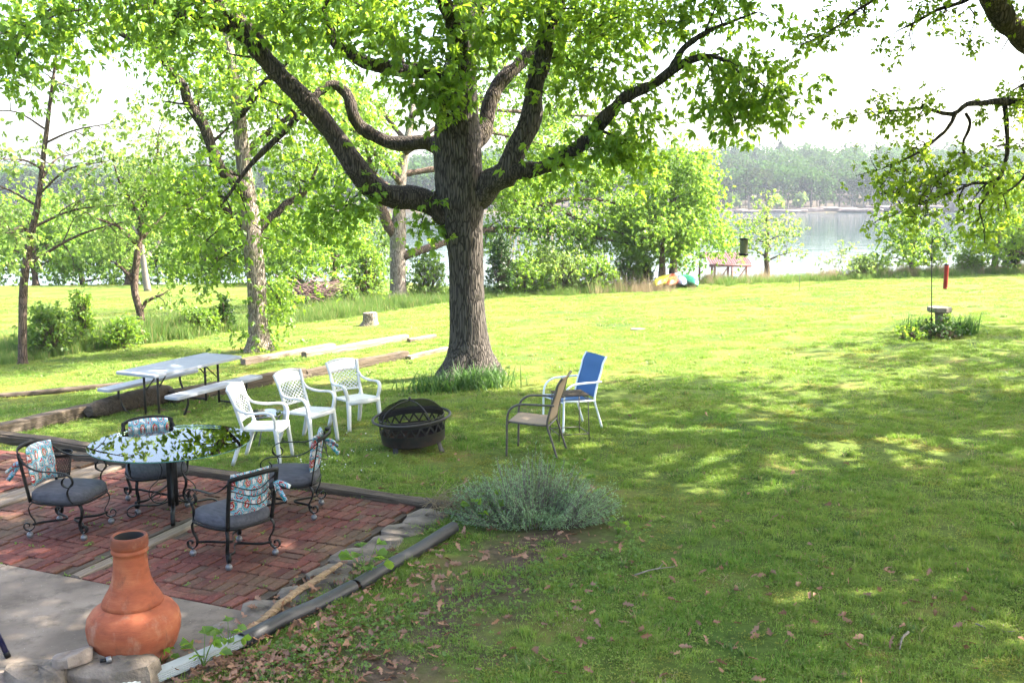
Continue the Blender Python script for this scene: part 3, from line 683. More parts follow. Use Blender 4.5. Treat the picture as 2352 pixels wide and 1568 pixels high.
class Tree:
    def __init__(s, name, base, label, seed, cat='tree', group=None):
        s.r = np.random.default_rng(seed); s.root = thing(name, base, 0, label, cat, group); s.base = np.asarray(base, float)
        s.twigs = MB(); s.tips = []; s.tdir = []; s.ntw = 0
    def wood(s, P, R, name, mat, seg=14, n=30, rough=.05, flare=None):
        P, R = smooth_path(np.asarray(P, float), np.asarray(R, float), n)
        if name == 'limb':                                     # knotty, crooked limbs
            f = np.linspace(0, 1, n); w = np.sin(f * PI) ** .5; ph = s.r.uniform(0, 6, 6)
            for a_ in range(3): P[:, a_] += R * w * (.17 * np.sin(f * 17 + ph[a_]) + .11 * np.sin(f * 37 + ph[a_ + 3]))
            R = R * (1 + .10 * np.sin(f * 29 + ph[0]) * np.sin(f * 11 + ph[1]) + .045 * s.r.normal(0, 1, n))
        mb = rough_tube(P, R, seg, rough, s.r)
        if flare:
            V = mb.V[0]; z = V[:, 2] - s.base[2]; a = np.arctan2(V[:, 1] - P[0, 1], V[:, 0] - P[0, 0])
            f = np.clip(1 - z / flare, 0, 1) ** 2.2 * (.35 + .45 * np.maximum(0, np.sin(a * 2.5 + 1.0)) ** 2)
            V[:, :2] = P[0, :2] + (V[:, :2] - P[0, :2]) * (1 + f)[:, None]
        mb.V = [mb.V[0] - s.base]; o = mb.build(name, mat, s.root); return P, R
    def twig(s, P, R, seg=5): s.twigs.tube(np.asarray(P) - s.base, R, seg, cap=False); s.ntw += 1
    def grow(s, P, R, f0=.3, per_m=1.6, L2=1.6, L3=.55, up=.25, out=None, droop=.15, spread=1.0, tips_per=3, thin=1.0):
        """side shoots with twigs along a limb; leaf clusters end up on the twigs"""
        r = s.r; seg = np.linalg.norm(np.diff(P, axis=0), axis=1); cum = np.concatenate([[0], np.cumsum(seg)]); T = cum[-1]
        n = max(1, int(T * (1 - f0) * per_m))
        ts = np.concatenate([np.sort(r.uniform(f0, 1, n)), [1.0]])
        for t in ts:
            d = t * T; i = min(np.searchsorted(cum, d), len(P) - 1); i = max(i, 1)
            p = P[i - 1] + (P[i] - P[i - 1]) * ((d - cum[i - 1]) / max(seg[i - 1], 1e-6)); tan = unit(P[i] - P[i - 1])
            perp = r.normal(0, 1, 3); perp -= tan * perp.dot(tan); perp = unit(perp)
            dr = unit(perp * spread + tan * .55 + np.array([0, 0, up]) + (0 if out is None else unit(p - out) * .5))
            if t == 1.0: dr = unit(tan + perp * .2)
            L = L2 * r.uniform(.45, 1.15) * (1 - .35 * t); k = 6; q = [p]
            rad = min(R[min(i, len(R) - 1)] * .5, .035 * thin) + .004
            for j in range(k): dr = unit(dr + r.normal(0, .22, 3) + np.array([0, 0, -droop * .3])); q.append(q[-1] + dr * L / k)
            q = np.array(q); s.twig(q, np.linspace(rad, .006, k + 1))
            m = max(2, int(L / .28))
            for j in range(m):
                f = r.uniform(.2, 1) if j else 1.0; x = f * k; a = min(int(x), k - 1); b = q[a] + (q[a + 1] - q[a]) * (x - a)
                tn = unit(q[a + 1] - q[a]); d3 = unit(tn * .6 + r.normal(0, .6, 3) + np.array([0, 0, up * .4 - droop]))
                l3 = L3 * r.uniform(.4, 1.1); e = b + d3 * l3; s.twig([b, b + d3 * l3 * .5 + r.normal(0, .02, 3), e], [.007, .005, .003], 4)
                for g in np.linspace(1, .35, tips_per): s.tips.append(b + (e - b) * g); s.tdir.append(d3)
    def mass(s, c, rad, n, up=.2, L=.4):
        """an extra spray: a twig from the nearest tip to the centre, clusters around it"""
        r = s.r; c = np.asarray(c, float)
        for _ in range(n):
            v = r.normal(0, 1, 3); v = unit(v) * r.uniform(.1, 1) ** .5 * np.asarray(rad); p = c + v; d = unit(v + np.array([0, 0, up]))
            s.twig([c + v * .35, c + v * .7 + r.normal(0, .02, 3), p], [.008, .006, .003], 4); s.tips.append(p); s.tdir.append(d); s.tips.append(c + v * .75); s.tdir.append(d)
    def crown(s, leafmat, twigmat, per=8, L=.14, wid=.5, simple_=False, jit=.10, droop=.35, name='crown', singles=0, keep=None, curl=.25, ros=6):
        r = s.r
        if s.ntw: tag(s.twigs.build('twigs', twigmat, s.root), kind='stuff')
        T, D = np.array(s.tips), np.array(s.tdir)
        if keep is not None: k = keep(T); T, D = T[k], D[k]
        nr = max(1, round(per / ros)); T = np.repeat(T, nr, 0); D = np.repeat(D, nr, 0)                   # leaves sit in whorls on shoot tips
        T = T + r.normal(0, jit, T.shape); D = D * .6 + r.normal(0, .5, D.shape); B = np.repeat(T, ros, 0) + r.normal(0, L * .14, (len(T) * ros, 3))
        DD = np.repeat(D, ros, 0) * .8 + r.normal(0, .62, B.shape) + np.array([0, 0, -droop])
        LL = L * r.uniform(.6, 1.25, len(B))
        if singles:
            V, Q = leaves_np(np.zeros((1, 3)), np.array([[1., 0, 0]]), np.array([1.0]), np.random.default_rng(4), wid, curl=curl); me = mesh_np('leaf', V, Q); me.materials.append(leafmat)
            dist = np.linalg.norm(B - np.array([0, 0, CAM_Z]), axis=1)
            u = 1176 + FPX * B[:, 0] / B[:, 1]; v = 430 - FPX * (B[:, 2] - CAM_Z) / B[:, 1]
            order = np.argsort(dist / LL + 1e4 * ((u < 20) | (u > 2330) | (v < 20)))[:singles]
            mask = np.ones(len(B), bool); mask[order] = False
            for i in order:
                o = bpy.data.objects.new('leaf', me); COL.objects.link(o); o.parent = s.root
                qt = Vector(DD[i]).to_track_quat('X', 'Z'); o.rotation_mode = 'QUATERNION'; o.rotation_quaternion = qt @ Matrix.Rotation(r.uniform(-.7, .7), 3, 'X').to_quaternion()
                o.location = B[i] - s.base; o.scale = (LL[i],) * 3
            B, DD, LL = B[mask], DD[mask], LL[mask]
        V, Q = leaves_np(B, DD, LL, r, wid, simple_=simple_, curl=curl)
        o = obj_me(name, mesh_np(name, V - s.base, Q), leafmat, s.root); tag(o, kind='stuff'); return o

# ---- the big oak
ob = gp(1085, 862); OY = ob[1]
def oak():
    t = Tree('oak_tree', ob, 'huge dark-trunked oak with spreading limbs in centre lawn', 11)
    trunk = [(1080, 885, 108, 0), (1080, 850, 104, 0), (1078, 790, 94, 0), (1073, 700, 84, 0), (1071, 600, 82, 0), (1065, 530, 92, 0), (1058, 460, 112, 0), (1052, 390, 112, 0), (1049, 310, 108, 0),
             (1053, 210, 84, 0), (1064, 110, 60, .1), (1070, 0, 48, .2), (1085, -160, 34, .4), (1060, -350, 24, .6), (1090, -560, 12, .7)]
    P, R = px_path(trunk, OY); P, R = t.wood(P, R * .97, 'trunk', M['bark_oak'], 56, 110, .03, flare=.9)
    LIM = {
     'L1': [(1040, 500, 60, 0), (1000, 470, 62, -.05), (955, 452, 55, -.1), (900, 449, 50, -.2), (850, 430, 50, -.3), (800, 370, 47, -.5), (750, 290, 45, -.6), (690, 215, 44, -.8), (640, 165, 42, -.9), (590, 110, 43, -1.0), (540, 48, 38, -1.2), (480, -5, 34, -1.4), (400, -80, 26, -1.8), (300, -170, 18, -2.2), (180, -260, 9, -2.6)],
     'L1b': [(575, 90, 34, -1.0), (500, 55, 28, -1.2), (430, 40, 24, -1.5), (350, 5, 20, -1.8), (240, -60, 14, -2.2), (120, -120, 7, -2.6)],
     'L2': [(1030, 350, 36, .2), (980, 330, 32, .3), (930, 332, 32, .4), (880, 325, 31, .5), (840, 300, 29, .5), (813, 262, 27, .5), (800, 222, 24, .5), (772, 196, 22, .5), (738, 205, 19, .4), (700, 248, 16, .2), (655, 300, 14, .1), (605, 348, 12, 0), (560, 398, 10, -.1), (520, 455, 7, -.2), (490, 490, 4, -.2)],
     'L3': [(1040, 190, 40, -.2), (985, 168, 34, -.4), (920, 160, 30, -.6), (860, 150, 32, -.8), (800, 125, 28, -1.0), (762, 82, 24, -1.2), (742, 35, 20, -1.4), (720, -40, 16, -1.6), (670, -130, 9, -1.8)],
     'R1': [(1085, 460, 60, 0), (1120, 425, 62, -.1), (1155, 398, 60, -.2), (1190, 348, 54, -.3), (1214, 280, 46, -.3), (1226, 200, 42, -.3), (1246, 120, 42, -.3), (1270, 40, 40, -.3), (1290, -40, 36, -.3), (1320, -150, 28, -.3), (1370, -290, 16, -.3), (1400, -420, 7, -.2)],
     'R2': [(1140, 410, 40, -.2), (1200, 394, 38, -.4), (1260, 380, 35, -.6), (1312, 345, 32, -.8), (1370, 300, 30, -1.0), (1410, 252, 28, -1.2), (1440, 222, 26, -1.2), (1500, 190, 22, -1.4), (1560, 152, 20, -1.5), (1620, 130, 14, -1.6), (1665, 140, 9, -1.7), (1700, 168, 5, -1.8)],
     'R2b': [(1540, 165, 16, -1.5), (1570, 112, 14, -1.5), (1620, 76, 11, -1.6), (1680, 50, 7, -1.7), (1740, 28, 4, -1.8)],
     'R3': [(1080, 340, 40, .4), (1112, 300, 36, .7), (1128, 235, 34, .9), (1150, 185, 32, 1.0), (1192, 150, 30, 1.1), (1240, 95, 28, 1.3), (1262, 20, 24, 1.5), (1290, -80, 16, 1.7), (1330, -180, 7, 2.0)],
     'B1': [(1060, 150, 44, -.3), (1040, 60, 36, -1.2), (1000, -60, 30, -2.4), (940, -190, 22, -3.4), (860, -300, 10, -4.2)],
     'B2': [(1075, 60, 36, .4), (1150, -40, 30, 1.4), (1260, -150, 24, 2.6), (1400, -230, 16, 3.8), (1520, -280, 7, 4.6)],
     'B3': [(1070, -60, 34, .2), (960, -160, 28, .8), (800, -260, 20, 1.5), (640, -330, 12, 2.2), (520, -380, 6, 2.8)],
     'B4': [(1075, -40, 34, -.1), (1180, -170, 28, -1.0), (1320, -290, 20, -1.8), (1500, -360, 12, -2.4), (1640, -380, 6, -3.0)]}
    for k_, pts in LIM.items():
        P, R = px_path(pts, OY); L_, R_ = t.wood(P, R, 'limb', M['bark_limb'] if k_ in ('L1', 'L2', 'L3', 'R2', 'L1b', 'R3', 'B1') else M['bark_oak'], 16, 44, .06)
        lo = k_ in ('R2', 'R2b')
        if k_ == 'L2': t.grow(L_, R_, .55, 1.6, .7, .35, .1)
        elif k_ == 'R1': t.grow(L_, R_, .62, 2.2, 1.4, .5, .2)
        elif k_ == 'L1': t.grow(L_, R_, .66, 1.6, 1.5, .5, .3)
        elif lo: t.grow(L_, R_, .42, 2.4, .85, .42, .1, droop=.35)
        if k_ in ('L1', 'L2', 'R2', 'R1', 'L3', 'R3'): t.grow(L_, R_, .22, .45, .5, .28, .1, tips_per=1, thin=.5)
        if lo: pass
        elif k_[0] == 'B': t.grow(L_, R_, .35, 2.0, 2.0, .6, .1)
        else: t.grow(L_, R_, .45, 2.2, 1.2, .5, .15)
    # branchlets hanging from the limbs into view (traced), each from a limb point
    HANG = [((1000, 60), (985, 150), -1.3, .75, 26), ((960, 20), (900, 60), -1.4, .9, 30), ((1030, 120), (1010, 215), -.9, .5, 22), ((900, 60), (860, 40), -1.0, .8, 26), ((1040, 40), (1110, 60), -1.0, .8, 28),
            ((1100, 30), (1180, 50), -.8, .8, 26), ((1010, 230), (975, 225), -.7, .45, 16), ((800, 60), (700, 40), -1.4, .9, 30), ((650, 30), (600, 10), -1.4, .8, 22), ((840, 440), (790, 480), -.5, .5, 18),
            ((800, 470), (740, 510), -.6, .5, 18), ((1000, 440), (965, 520), -.3, .33, 12), ((1300, 350), (1290, 370), -.8, .5, 16), ((1330, 350), (1400, 330), -1.2, .5, 20), ((1370, 330), (1430, 370), -1.2, .45, 18),
            ((1290, 60), (1350, 90), -.3, .8, 26), ((1280, 20), (1400, 40), -.4, .9, 26), ((1300, 130), (1340, 200), -.5, .6, 16), ((1420, 210), (1400, 150), -1.2, .6, 16), ((1440, 230), (1480, 270), -1.2, .45, 10),
            ((1640, 150), (1740, 190), -1.7, .5, 18), ((1700, 170), (1790, 230), -1.8, .42, 16), ((1620, 140), (1660, 230), -1.7, .42, 16), ((1660, 200), (1690, 280), -1.7, .3, 9), ((1580, 110), (1540, 60), -1.5, .6, 18), ((1660, 60), (1640, 20), -1.6, .6, 16),
            ((1350, 80), (1450, 30), -.6, .8, 22), ((480, 20), (420, 90), -1.6, .6, 16), ((300, 40), (180, 60), -2.0, .8, 26), ((200, 20), (80, 60), -2.4, .8, 26), ((120, 20), (30, 90), -2.6, .7, 22), ((60, 100), (15, 180), -2.6, .5, 10), ((560, 80), (640, 60), -1.1, .6, 18),
            ((1140, 20), (1060, -10), -1.5, .9, 26), ((830, 0), (760, -20), -1.8, 1.0, 26), ((1210, 0), (1260, -20), -1.2, .9, 24), ((350, 20), (330, -20), -2.2, .8, 22)]
    for (a, b, dy, rad, n) in HANG:
        pa, pb = at(*a, OY + dy * .8), at(*b, OY + dy); t.twig(curve([pa, (pa + pb) / 2 + np.array([0, 0, .06]), pb], 7), np.linspace(.022, .008, 7)); t.mass(pb, (rad * 1.2, rad * 1.1, rad * .75), int(n * .7), .0)
    t.crown(M['leaf_oak'], M['bark_limb'], per=27, L=.13, wid=.5, singles=300, jit=.23, droop=.4, simple_=True, ros=7)
oak()

def generic_tree(name, base, label, seed, height, width, leafmat, barkmat, trunk_w=.3, lean=(0, 0), n_limb=9, L=.16, per=7, simple_=True, crown_from=.3, cat='tree', group=None, trunk=None, L2=1.3, per_m=2.2, tips=3, up=.25, jit=.13, flare=.5, wid=.55, droop=.3, dens=1.0, L3=.5):
    t = Tree(name, base, label, seed, cat, group); r = t.r; b = t.base
    if trunk is None:
        z = np.linspace(0, 1, 7); P = np.stack([b[0] + lean[0] * z ** 1.3 + np.concatenate([[0], r.normal(0, .03 * height ** .5, 6)]), b[1] + lean[1] * z ** 1.3 + np.concatenate([[0], r.normal(0, .03 * height ** .5, 6)]), b[2] - .08 + z * height * .92], -1)
        R = trunk_w / 2 * (1 - .88 * z ** .8)
    else: P, R = trunk
    P, R = t.wood(P, R, 'trunk', barkmat, 14, 34, .06, flare=flare)
    for i in range(n_limb):
        f = crown_from + (1 - crown_from) * (i + r.uniform(.1, .9)) / n_limb; k = min(int(f * (len(P) - 1)), len(P) - 2); p = P[k]
        a = i * 2.4 + r.uniform(-.5, .5); reach = width / 2 * (1 - .65 * ((f - crown_from) / (1 - crown_from)) ** 1.6) * r.uniform(.75, 1.1)
        rise = r.uniform(.15, .6) * reach * (up * 3)
        q = curve([p, p + np.array([math.cos(a) * reach * .45, math.sin(a) * reach * .45, rise * .6]), p + np.array([math.cos(a) * reach, math.sin(a) * reach, rise * .8 + r.normal(0, .1)])], 9)
        rad = np.linspace(max(R[k] * .5, .012), .008, 9); t.twigs.tube(q - b, rad, 7, cap=False); t.ntw += 1
        t.grow(q, rad, .25, per_m * dens, min(L2, reach * .6), L3, .12, tips_per=tips)
    t.grow(P[-10:], R[-10:], .2, per_m * dens, min(L2, width * .25), L3, .3, tips_per=tips)
    t.crown(leafmat, barkmat, per=per, L=L, wid=wid, simple_=simple_, jit=jit, droop=droop); return t

# ---- left-hand trees
def vine_tree():
    b = gp(594, 806); y = b[1]
    t = Tree('vine_tree', b, 'forked pale-barked tree with leafy vines on its trunk', 21)
    P, R = px_path([(595, 822, 50, 0), (594, 790, 46, 0), (592, 720, 44, 0), (588, 640, 43, 0), (580, 560, 44, 0), (572, 490, 44, 0), (562, 400, 34, 0), (554, 320, 32, 0), (545, 230, 28, .1), (532, 140, 22, .2), (520, 70, 18, .3), (515, -40, 12, .3), (505, -140, 6, .4)], y)
    TP, TR = t.wood(P, R, 'trunk', M['bark_pale'], 22, 60, .05, flare=.7)
    for pts, per_m in (([(575, 470, 34, 0), (545, 420, 30, -.2), (505, 385, 27, -.4), (480, 330, 26, -.5), (462, 280, 24, -.6), (432, 235, 22, -.7), (425, 200, 20, -.8), (392, 165, 18, -.8), (345, 105, 16, -1), (290, 85, 13, -1.2), (250, 40, 10, -1.4), (215, -20, 6, -1.6)], 3.2),
                ([(585, 540, 22, 0), (620, 500, 18, .2), (665, 465, 14, .4), (705, 435, 10, .6), (735, 370, 6, .8)], 4.0), ([(575, 530, 20, 0), (530, 490, 16, -.2), (480, 470, 13, -.4), (430, 445, 10, -.6), (395, 445, 5, -.8)], 4.0),
                ([(560, 360, 18, .2), (620, 300, 14, .6), (690, 260, 10, 1.0), (760, 240, 5, 1.4)], 3.6), ([(550, 270, 18, 0), (600, 200, 14, -.4), (660, 140, 10, -.8), (720, 80, 5, -1.2)], 3.4), ([(545, 200, 15, .2), (480, 120, 11, .8), (420, 40, 6, 1.4)], 3.4),
                ([(560, 330, 16, .4), (560, 250, 12, 1.2), (580, 160, 8, 2.0), (620, 60, 5, 2.8)], 3.4)):
        P, R = px_path(pts, y); P, R = t.wood(P, R, 'limb', M['bark_limb'], 12, 30, .06); t.grow(P, R, .25, per_m, 1.25, .5, .15)
    r = t.r
    for i in range(34):                                    # vine leaves close around the trunk
        k = r.integers(3, 46); a = r.uniform(0, 6.28); rad = TR[k] + r.uniform(.01, .14); p = TP[k] + np.array([math.cos(a) * rad, math.sin(a) * rad, r.normal(0, .05)]); t.tips.append(p); t.tdir.append(np.array([math.cos(a), math.sin(a), -.2]))
    for (u, v, rad, n) in ((460, 640, .5, 5), (500, 590, .5, 4), (430, 590, .45, 4), (645, 700, .4, 4), (470, 560, .5, 4), (690, 560, .5, 4), (720, 600, .5, 4)):
        pb = at(u, v, y + .3); k = int(np.argmin(np.linalg.norm(TP - pb - np.array([0, 0, .8]), axis=1))); t.twig(curve([TP[k], (TP[k] + pb) / 2 + np.array([0, 0, .15]), pb], 6), np.linspace(.022, .008, 6)); t.mass(pb, (rad, rad, rad * .7), n)
    t.crown(M['leaf_elm'], M['bark_limb'], per=66, L=.115, wid=.52, jit=.33, simple_=True)
vine_tree()
def left_sapling():
    b = gp(52, 838); y = b[1]
    P, R = px_path([(52, 850, 20, 0), (52, 760, 19, 0), (55, 650, 19, 0), (68, 560, 17, 0), (88, 460, 13, 0), (102, 340, 11, 0), (117, 220, 8, 0), (128, 130, 5, 0), (130, 60, 3, 0)], y)
    t = generic_tree('slender_tree', b, 'thin leaning reddish-brown trunk with sparse leaves at far left', 22, 8, 5.2, M['leaf_pale'], M['bark_brown'], trunk=(P, R), n_limb=17, crown_from=.3, L=.13, per=18, per_m=2.2, L2=1.0, tips=2, flare=.2, L3=.45, jit=.2)
left_sapling()
def mid_sapling():
    b = gp(330, 780); y = b[1]; t = Tree('crooked_tree', b, 'small crooked dark-trunked tree with several upright forks', 23)
    for pts in ([(330, 790, 18, 0), (322, 720, 17, 0), (308, 660, 17, 0), (315, 590, 16, 0), (322, 540, 14, 0), (335, 480, 10, 0), (350, 420, 8, 0), (362, 350, 5, .2), (365, 300, 3, .3)], [(314, 600, 13, 0), (325, 520, 10, .1), (305, 470, 8, 0), (280, 430, 6, -.3), (262, 380, 3, -.6)], [(310, 655, 12, 0), (290, 625, 9, -.1), (265, 605, 6, -.2)],
                [(325, 710, 9, 0), (340, 690, 8, .1), (375, 675, 5, .2)], [(318, 530, 9, 0), (330, 470, 7, .3), (335, 400, 4, .6)], [(320, 560, 9, 0), (350, 520, 7, .2), (400, 470, 4, .6)], [(312, 560, 9, 0), (270, 520, 7, -.4), (215, 500, 4, -.8)]):
        P, R = px_path(pts, y); P, R = t.wood(P, R, 'trunk' if pts[0][1] == 790 else 'limb', M['bark_brown'], 12, 24, .06); t.grow(P, R, .5 if pts[0][1] == 790 else .35, 3.0, 1.1, .5, .15)
    t.crown(M['leaf_pale'], M['bark_brown'], per=36, L=.12, jit=.32, simple_=True)
mid_sapling()

# ---- the wide tree behind the oak: its right-hand limbs reach across the shrubs
def spreading_tree():
    b = gp(917, 694); y = b[1]; t = Tree('spreading_tree', b, 'grey forked tree behind the oak with long limbs reaching right', 24)
    main = [(917, 705, 42, 0), (915, 660, 37, 0), (914, 590, 36, 0), (915, 530, 36, 0), (918, 480, 27, 0), (920, 420, 24, 0), (930, 350, 20, .2), (945, 270, 14, .5), (950, 190, 7, .8)]
    P, R = px_path(main, y); t.wood(P, R, 'trunk', M['bark_pale'], 18, 44, .05, flare=.7)
    for pts, d in (([(905, 540, 26, 0), (885, 500, 24, -.3), (870, 440, 20, -.5), (850, 380, 14, -.8), (840, 310, 9, -1), (820, 230, 5, -1.2)], 3.0), ([(925, 590, 22, 0), (960, 575, 19, .2), (1010, 562, 17, .4), (1060, 545, 15, .6), (1120, 526, 14, .8), (1200, 528, 12, .9), (1280, 532, 10, 1.0), (1350, 542, 8, 1.2), (1420, 555, 5, 1.4), (1470, 565, 3, 1.6)], 4.2),
                   ([(922, 470, 20, 0), (980, 455, 17, .3), (1050, 452, 15, .6), (1120, 456, 14, .8), (1240, 468, 10, 1.1), (1310, 458, 8, 1.2), (1390, 462, 6, 1.3), (1450, 480, 4, 1.3)], 4.2), ([(1230, 466, 9, 1.0), (1290, 485, 7, 1.0), (1360, 515, 5, 1.1), (1440, 540, 4, 1.2)], 4.0), ([(925, 400, 16, .2), (1000, 390, 13, .6), (1100, 395, 11, 1.2), (1200, 402, 8, 1.6), (1300, 410, 5, 2.0), (1400, 425, 3, 2.2)], 4.4),
                   ([(930, 350, 14, 0), (1010, 310, 11, -.5), (1090, 300, 8, -1), (1200, 320, 5, -1.4), (1290, 345, 3, -1.6)], 3.6), ([(912, 450, 12, .2), (860, 400, 9, .8), (790, 360, 6, 1.4), (740, 350, 3, 1.8)], 3.2), ([(935, 330, 12, .3), (880, 260, 9, .8), (820, 200, 5, 1.2)], 3.4), ([(945, 270, 12, .3), (1050, 160, 10, .8), (1150, 70, 7, 1.2), (1260, -10, 4, 1.6)], 3.6), ([(948, 200, 10, .6), (900, 80, 7, 1.0), (850, -20, 4, 1.4)], 3.6), ([(930, 350, 12, .4), (1050, 260, 10, 1.4), (1200, 190, 7, 2.2), (1340, 150, 4, 3)], 3.8), ([(1060, 250, 8, 1.4), (1250, 260, 7, 2.0), (1400, 270, 4, 2.6)], 3.8), ([(920, 420, 12, -.3), (840, 330, 9, -1.2), (760, 250, 6, -2), (700, 180, 3, -2.6)], 3.6), ([(1050, 160, 8, .8), (1180, 150, 6, .2), (1290, 90, 4, -.2), (1380, 60, 3, -.4)], 3.6)):
        pts = [(u_, v_, w_, d_ + 2.4 * float(sstep(960, 1250, u_))) for u_, v_, w_, d_ in pts]
        P, R = px_path(pts, y); P, R = t.wood(P, R, 'limb', M['bark_brown'], 10, 30, .06); t.grow(P, R, .36, d, 1.15, .5, .12, droop=.2)
    t.crown(M['leaf_lime'], M['bark_brown'], per=50, L=.135, wid=.55, jit=.33, simple_=True)
spreading_tree()

def gt(u, v, y=None):
    if y is None: return gp(u, v)
    p = at(u, v, y); return np.array([p[0], y, h1(p[0], y)])
def bt(name, u, y, label, seed, vtop, width_px, leaf, bark, **kw):
    """a tree standing at distance y whose top shows at pixel row vtop"""
    x = (u - 1176) / FPX * y * 1.01; z = h1(x, y); top = at(u, vtop, y)[2]; H = top - z
    w = width_px * y / FPX
    return generic_tree(name, (x, y, z), label, seed, H * .95, w, M[leaf], M[bark], **kw)
bt('bright_tree', 1545, 45.0, 'full rounded bright green tree standing behind the kayaks', 31, 318, 250, 'leaf_lime', 'bark_brown', n_limb=22, trunk_w=.45, crown_from=.24, per=46, L=0.15, per_m=3.0, L2=1.5, jit=0.3)
bt('bright_tree', 1516, 43.4, 'leaning lime tree whose trunk touches the yellow kayak', 32, 470, 190, 'leaf_lime', 'bark_brown', n_limb=13, trunk_w=.42, crown_from=.5, per=26, L=0.14, per_m=2.8, L2=1.0, jit=0.28)
bt('vine_clad_tree', 1755, 47.5, 'slim tree wrapped in vines standing before the lake', 33, 445, 150, 'leaf_pale', 'bark_brown', n_limb=13, trunk_w=.32, crown_from=.25, per=15, L=0.15, per_m=2.2, L2=.9, jit=0.24)
bt('bank_tree', 2085, 46.5, 'small dark green tree on the lake bank left of feeder pole', 34, 490, 135, 'leaf_elm', 'bark_brown', n_limb=15, trunk_w=.24, crown_from=.2, per=20, L=0.17, per_m=2.8, L2=1.1, jit=0.26)
bt('bank_tree', 2275, 46.5, 'taller dark-trunked tree at the right lake bank', 35, 375, 190, 'leaf_elm', 'bark_brown', n_limb=15, trunk_w=.34, crown_from=.16, per=20, L=0.17, per_m=2.6, L2=1.3, jit=0.26)
bt('bank_tree', 2365, 44.5, 'bushy green tree cut by the right frame edge', 36, 370, 200, 'leaf_elm', 'bark_brown', n_limb=15, trunk_w=.36, crown_from=.1, per=20, L=0.17, per_m=2.8, L2=1.3, jit=0.26)
bt('bank_sapling', 1922, 45.5, 'wispy sapling alone against bright lake water', 37, 560, 60, 'leaf_pale', 'twig_grey', n_limb=6, trunk_w=.05, crown_from=.35, per=8, L=0.11, per_m=2.0, L2=.4, flare=.05, jit=0.1)
# row beyond the meadow on the left
ROW = [(-40, 60, 470, 300, 'leaf_elm'), (90, 58, 450, 260, 'leaf_lime'), (200, 61, 430, 280, 'leaf_elm'), (300, 57, 480, 220, 'leaf_lime'), (400, 60, 420, 300, 'leaf_pale'), (500, 58, 470, 240, 'leaf_elm'), (600, 60, 440, 260, 'leaf_elm'), (690, 57, 480, 240, 'leaf_lime'), (770, 55, 470, 190, 'leaf_lime'), (850, 60, 455, 130, 'leaf_shrub')]
RL = ['leafy tree at far left beyond the meadow', 'lime tree behind the thin leaning trunk, beyond the meadow', 'green tree beyond meadow between two slim trunks', 'low lime tree directly behind the crooked tree', 'broad tree beyond the meadow right of crooked tree',
      'leafy tree beyond the meadow left of the vine trunk', 'green tree beyond the meadow behind vine trunk', 'bright tree above the brush pile', 'lime tree left of the grey forked tree', 'shrubby tree at the water behind grey forked tree']
for i, (u, y, vt, w, lf) in enumerate(ROW):
    bt('meadow_tree', u, y, RL[i], 60 + i, vt, w, lf, 'bark_brown', n_limb=14, trunk_w=.4, crown_from=.22, per=34, L=.19, jit=.42, per_m=2.2, L2=1.6, tips=2, group='trees beyond the meadow')
def dead_tree():
    b = gp(338, 668); y = b[1]; t = Tree('dead_tree', b, 'pale bare dead trunk beyond meadow behind the crooked tree', 71)
    for nm, pts in (('trunk', [(340, 672, 17, 0), (332, 620, 14, 0), (325, 560, 12, 0), (318, 500, 9, 0), (305, 440, 5, 0)]), ('limb', [(328, 590, 9, 0), (352, 575, 7, .1), (372, 545, 5, .2), (388, 520, 2, .3)]), ('limb', [(322, 545, 8, 0), (305, 520, 6, 0), (290, 500, 3, 0)])):
        P, R = px_path(pts, y); t.wood(P, R, nm, M['twig_grey'], 10, 20, .06)
dead_tree()

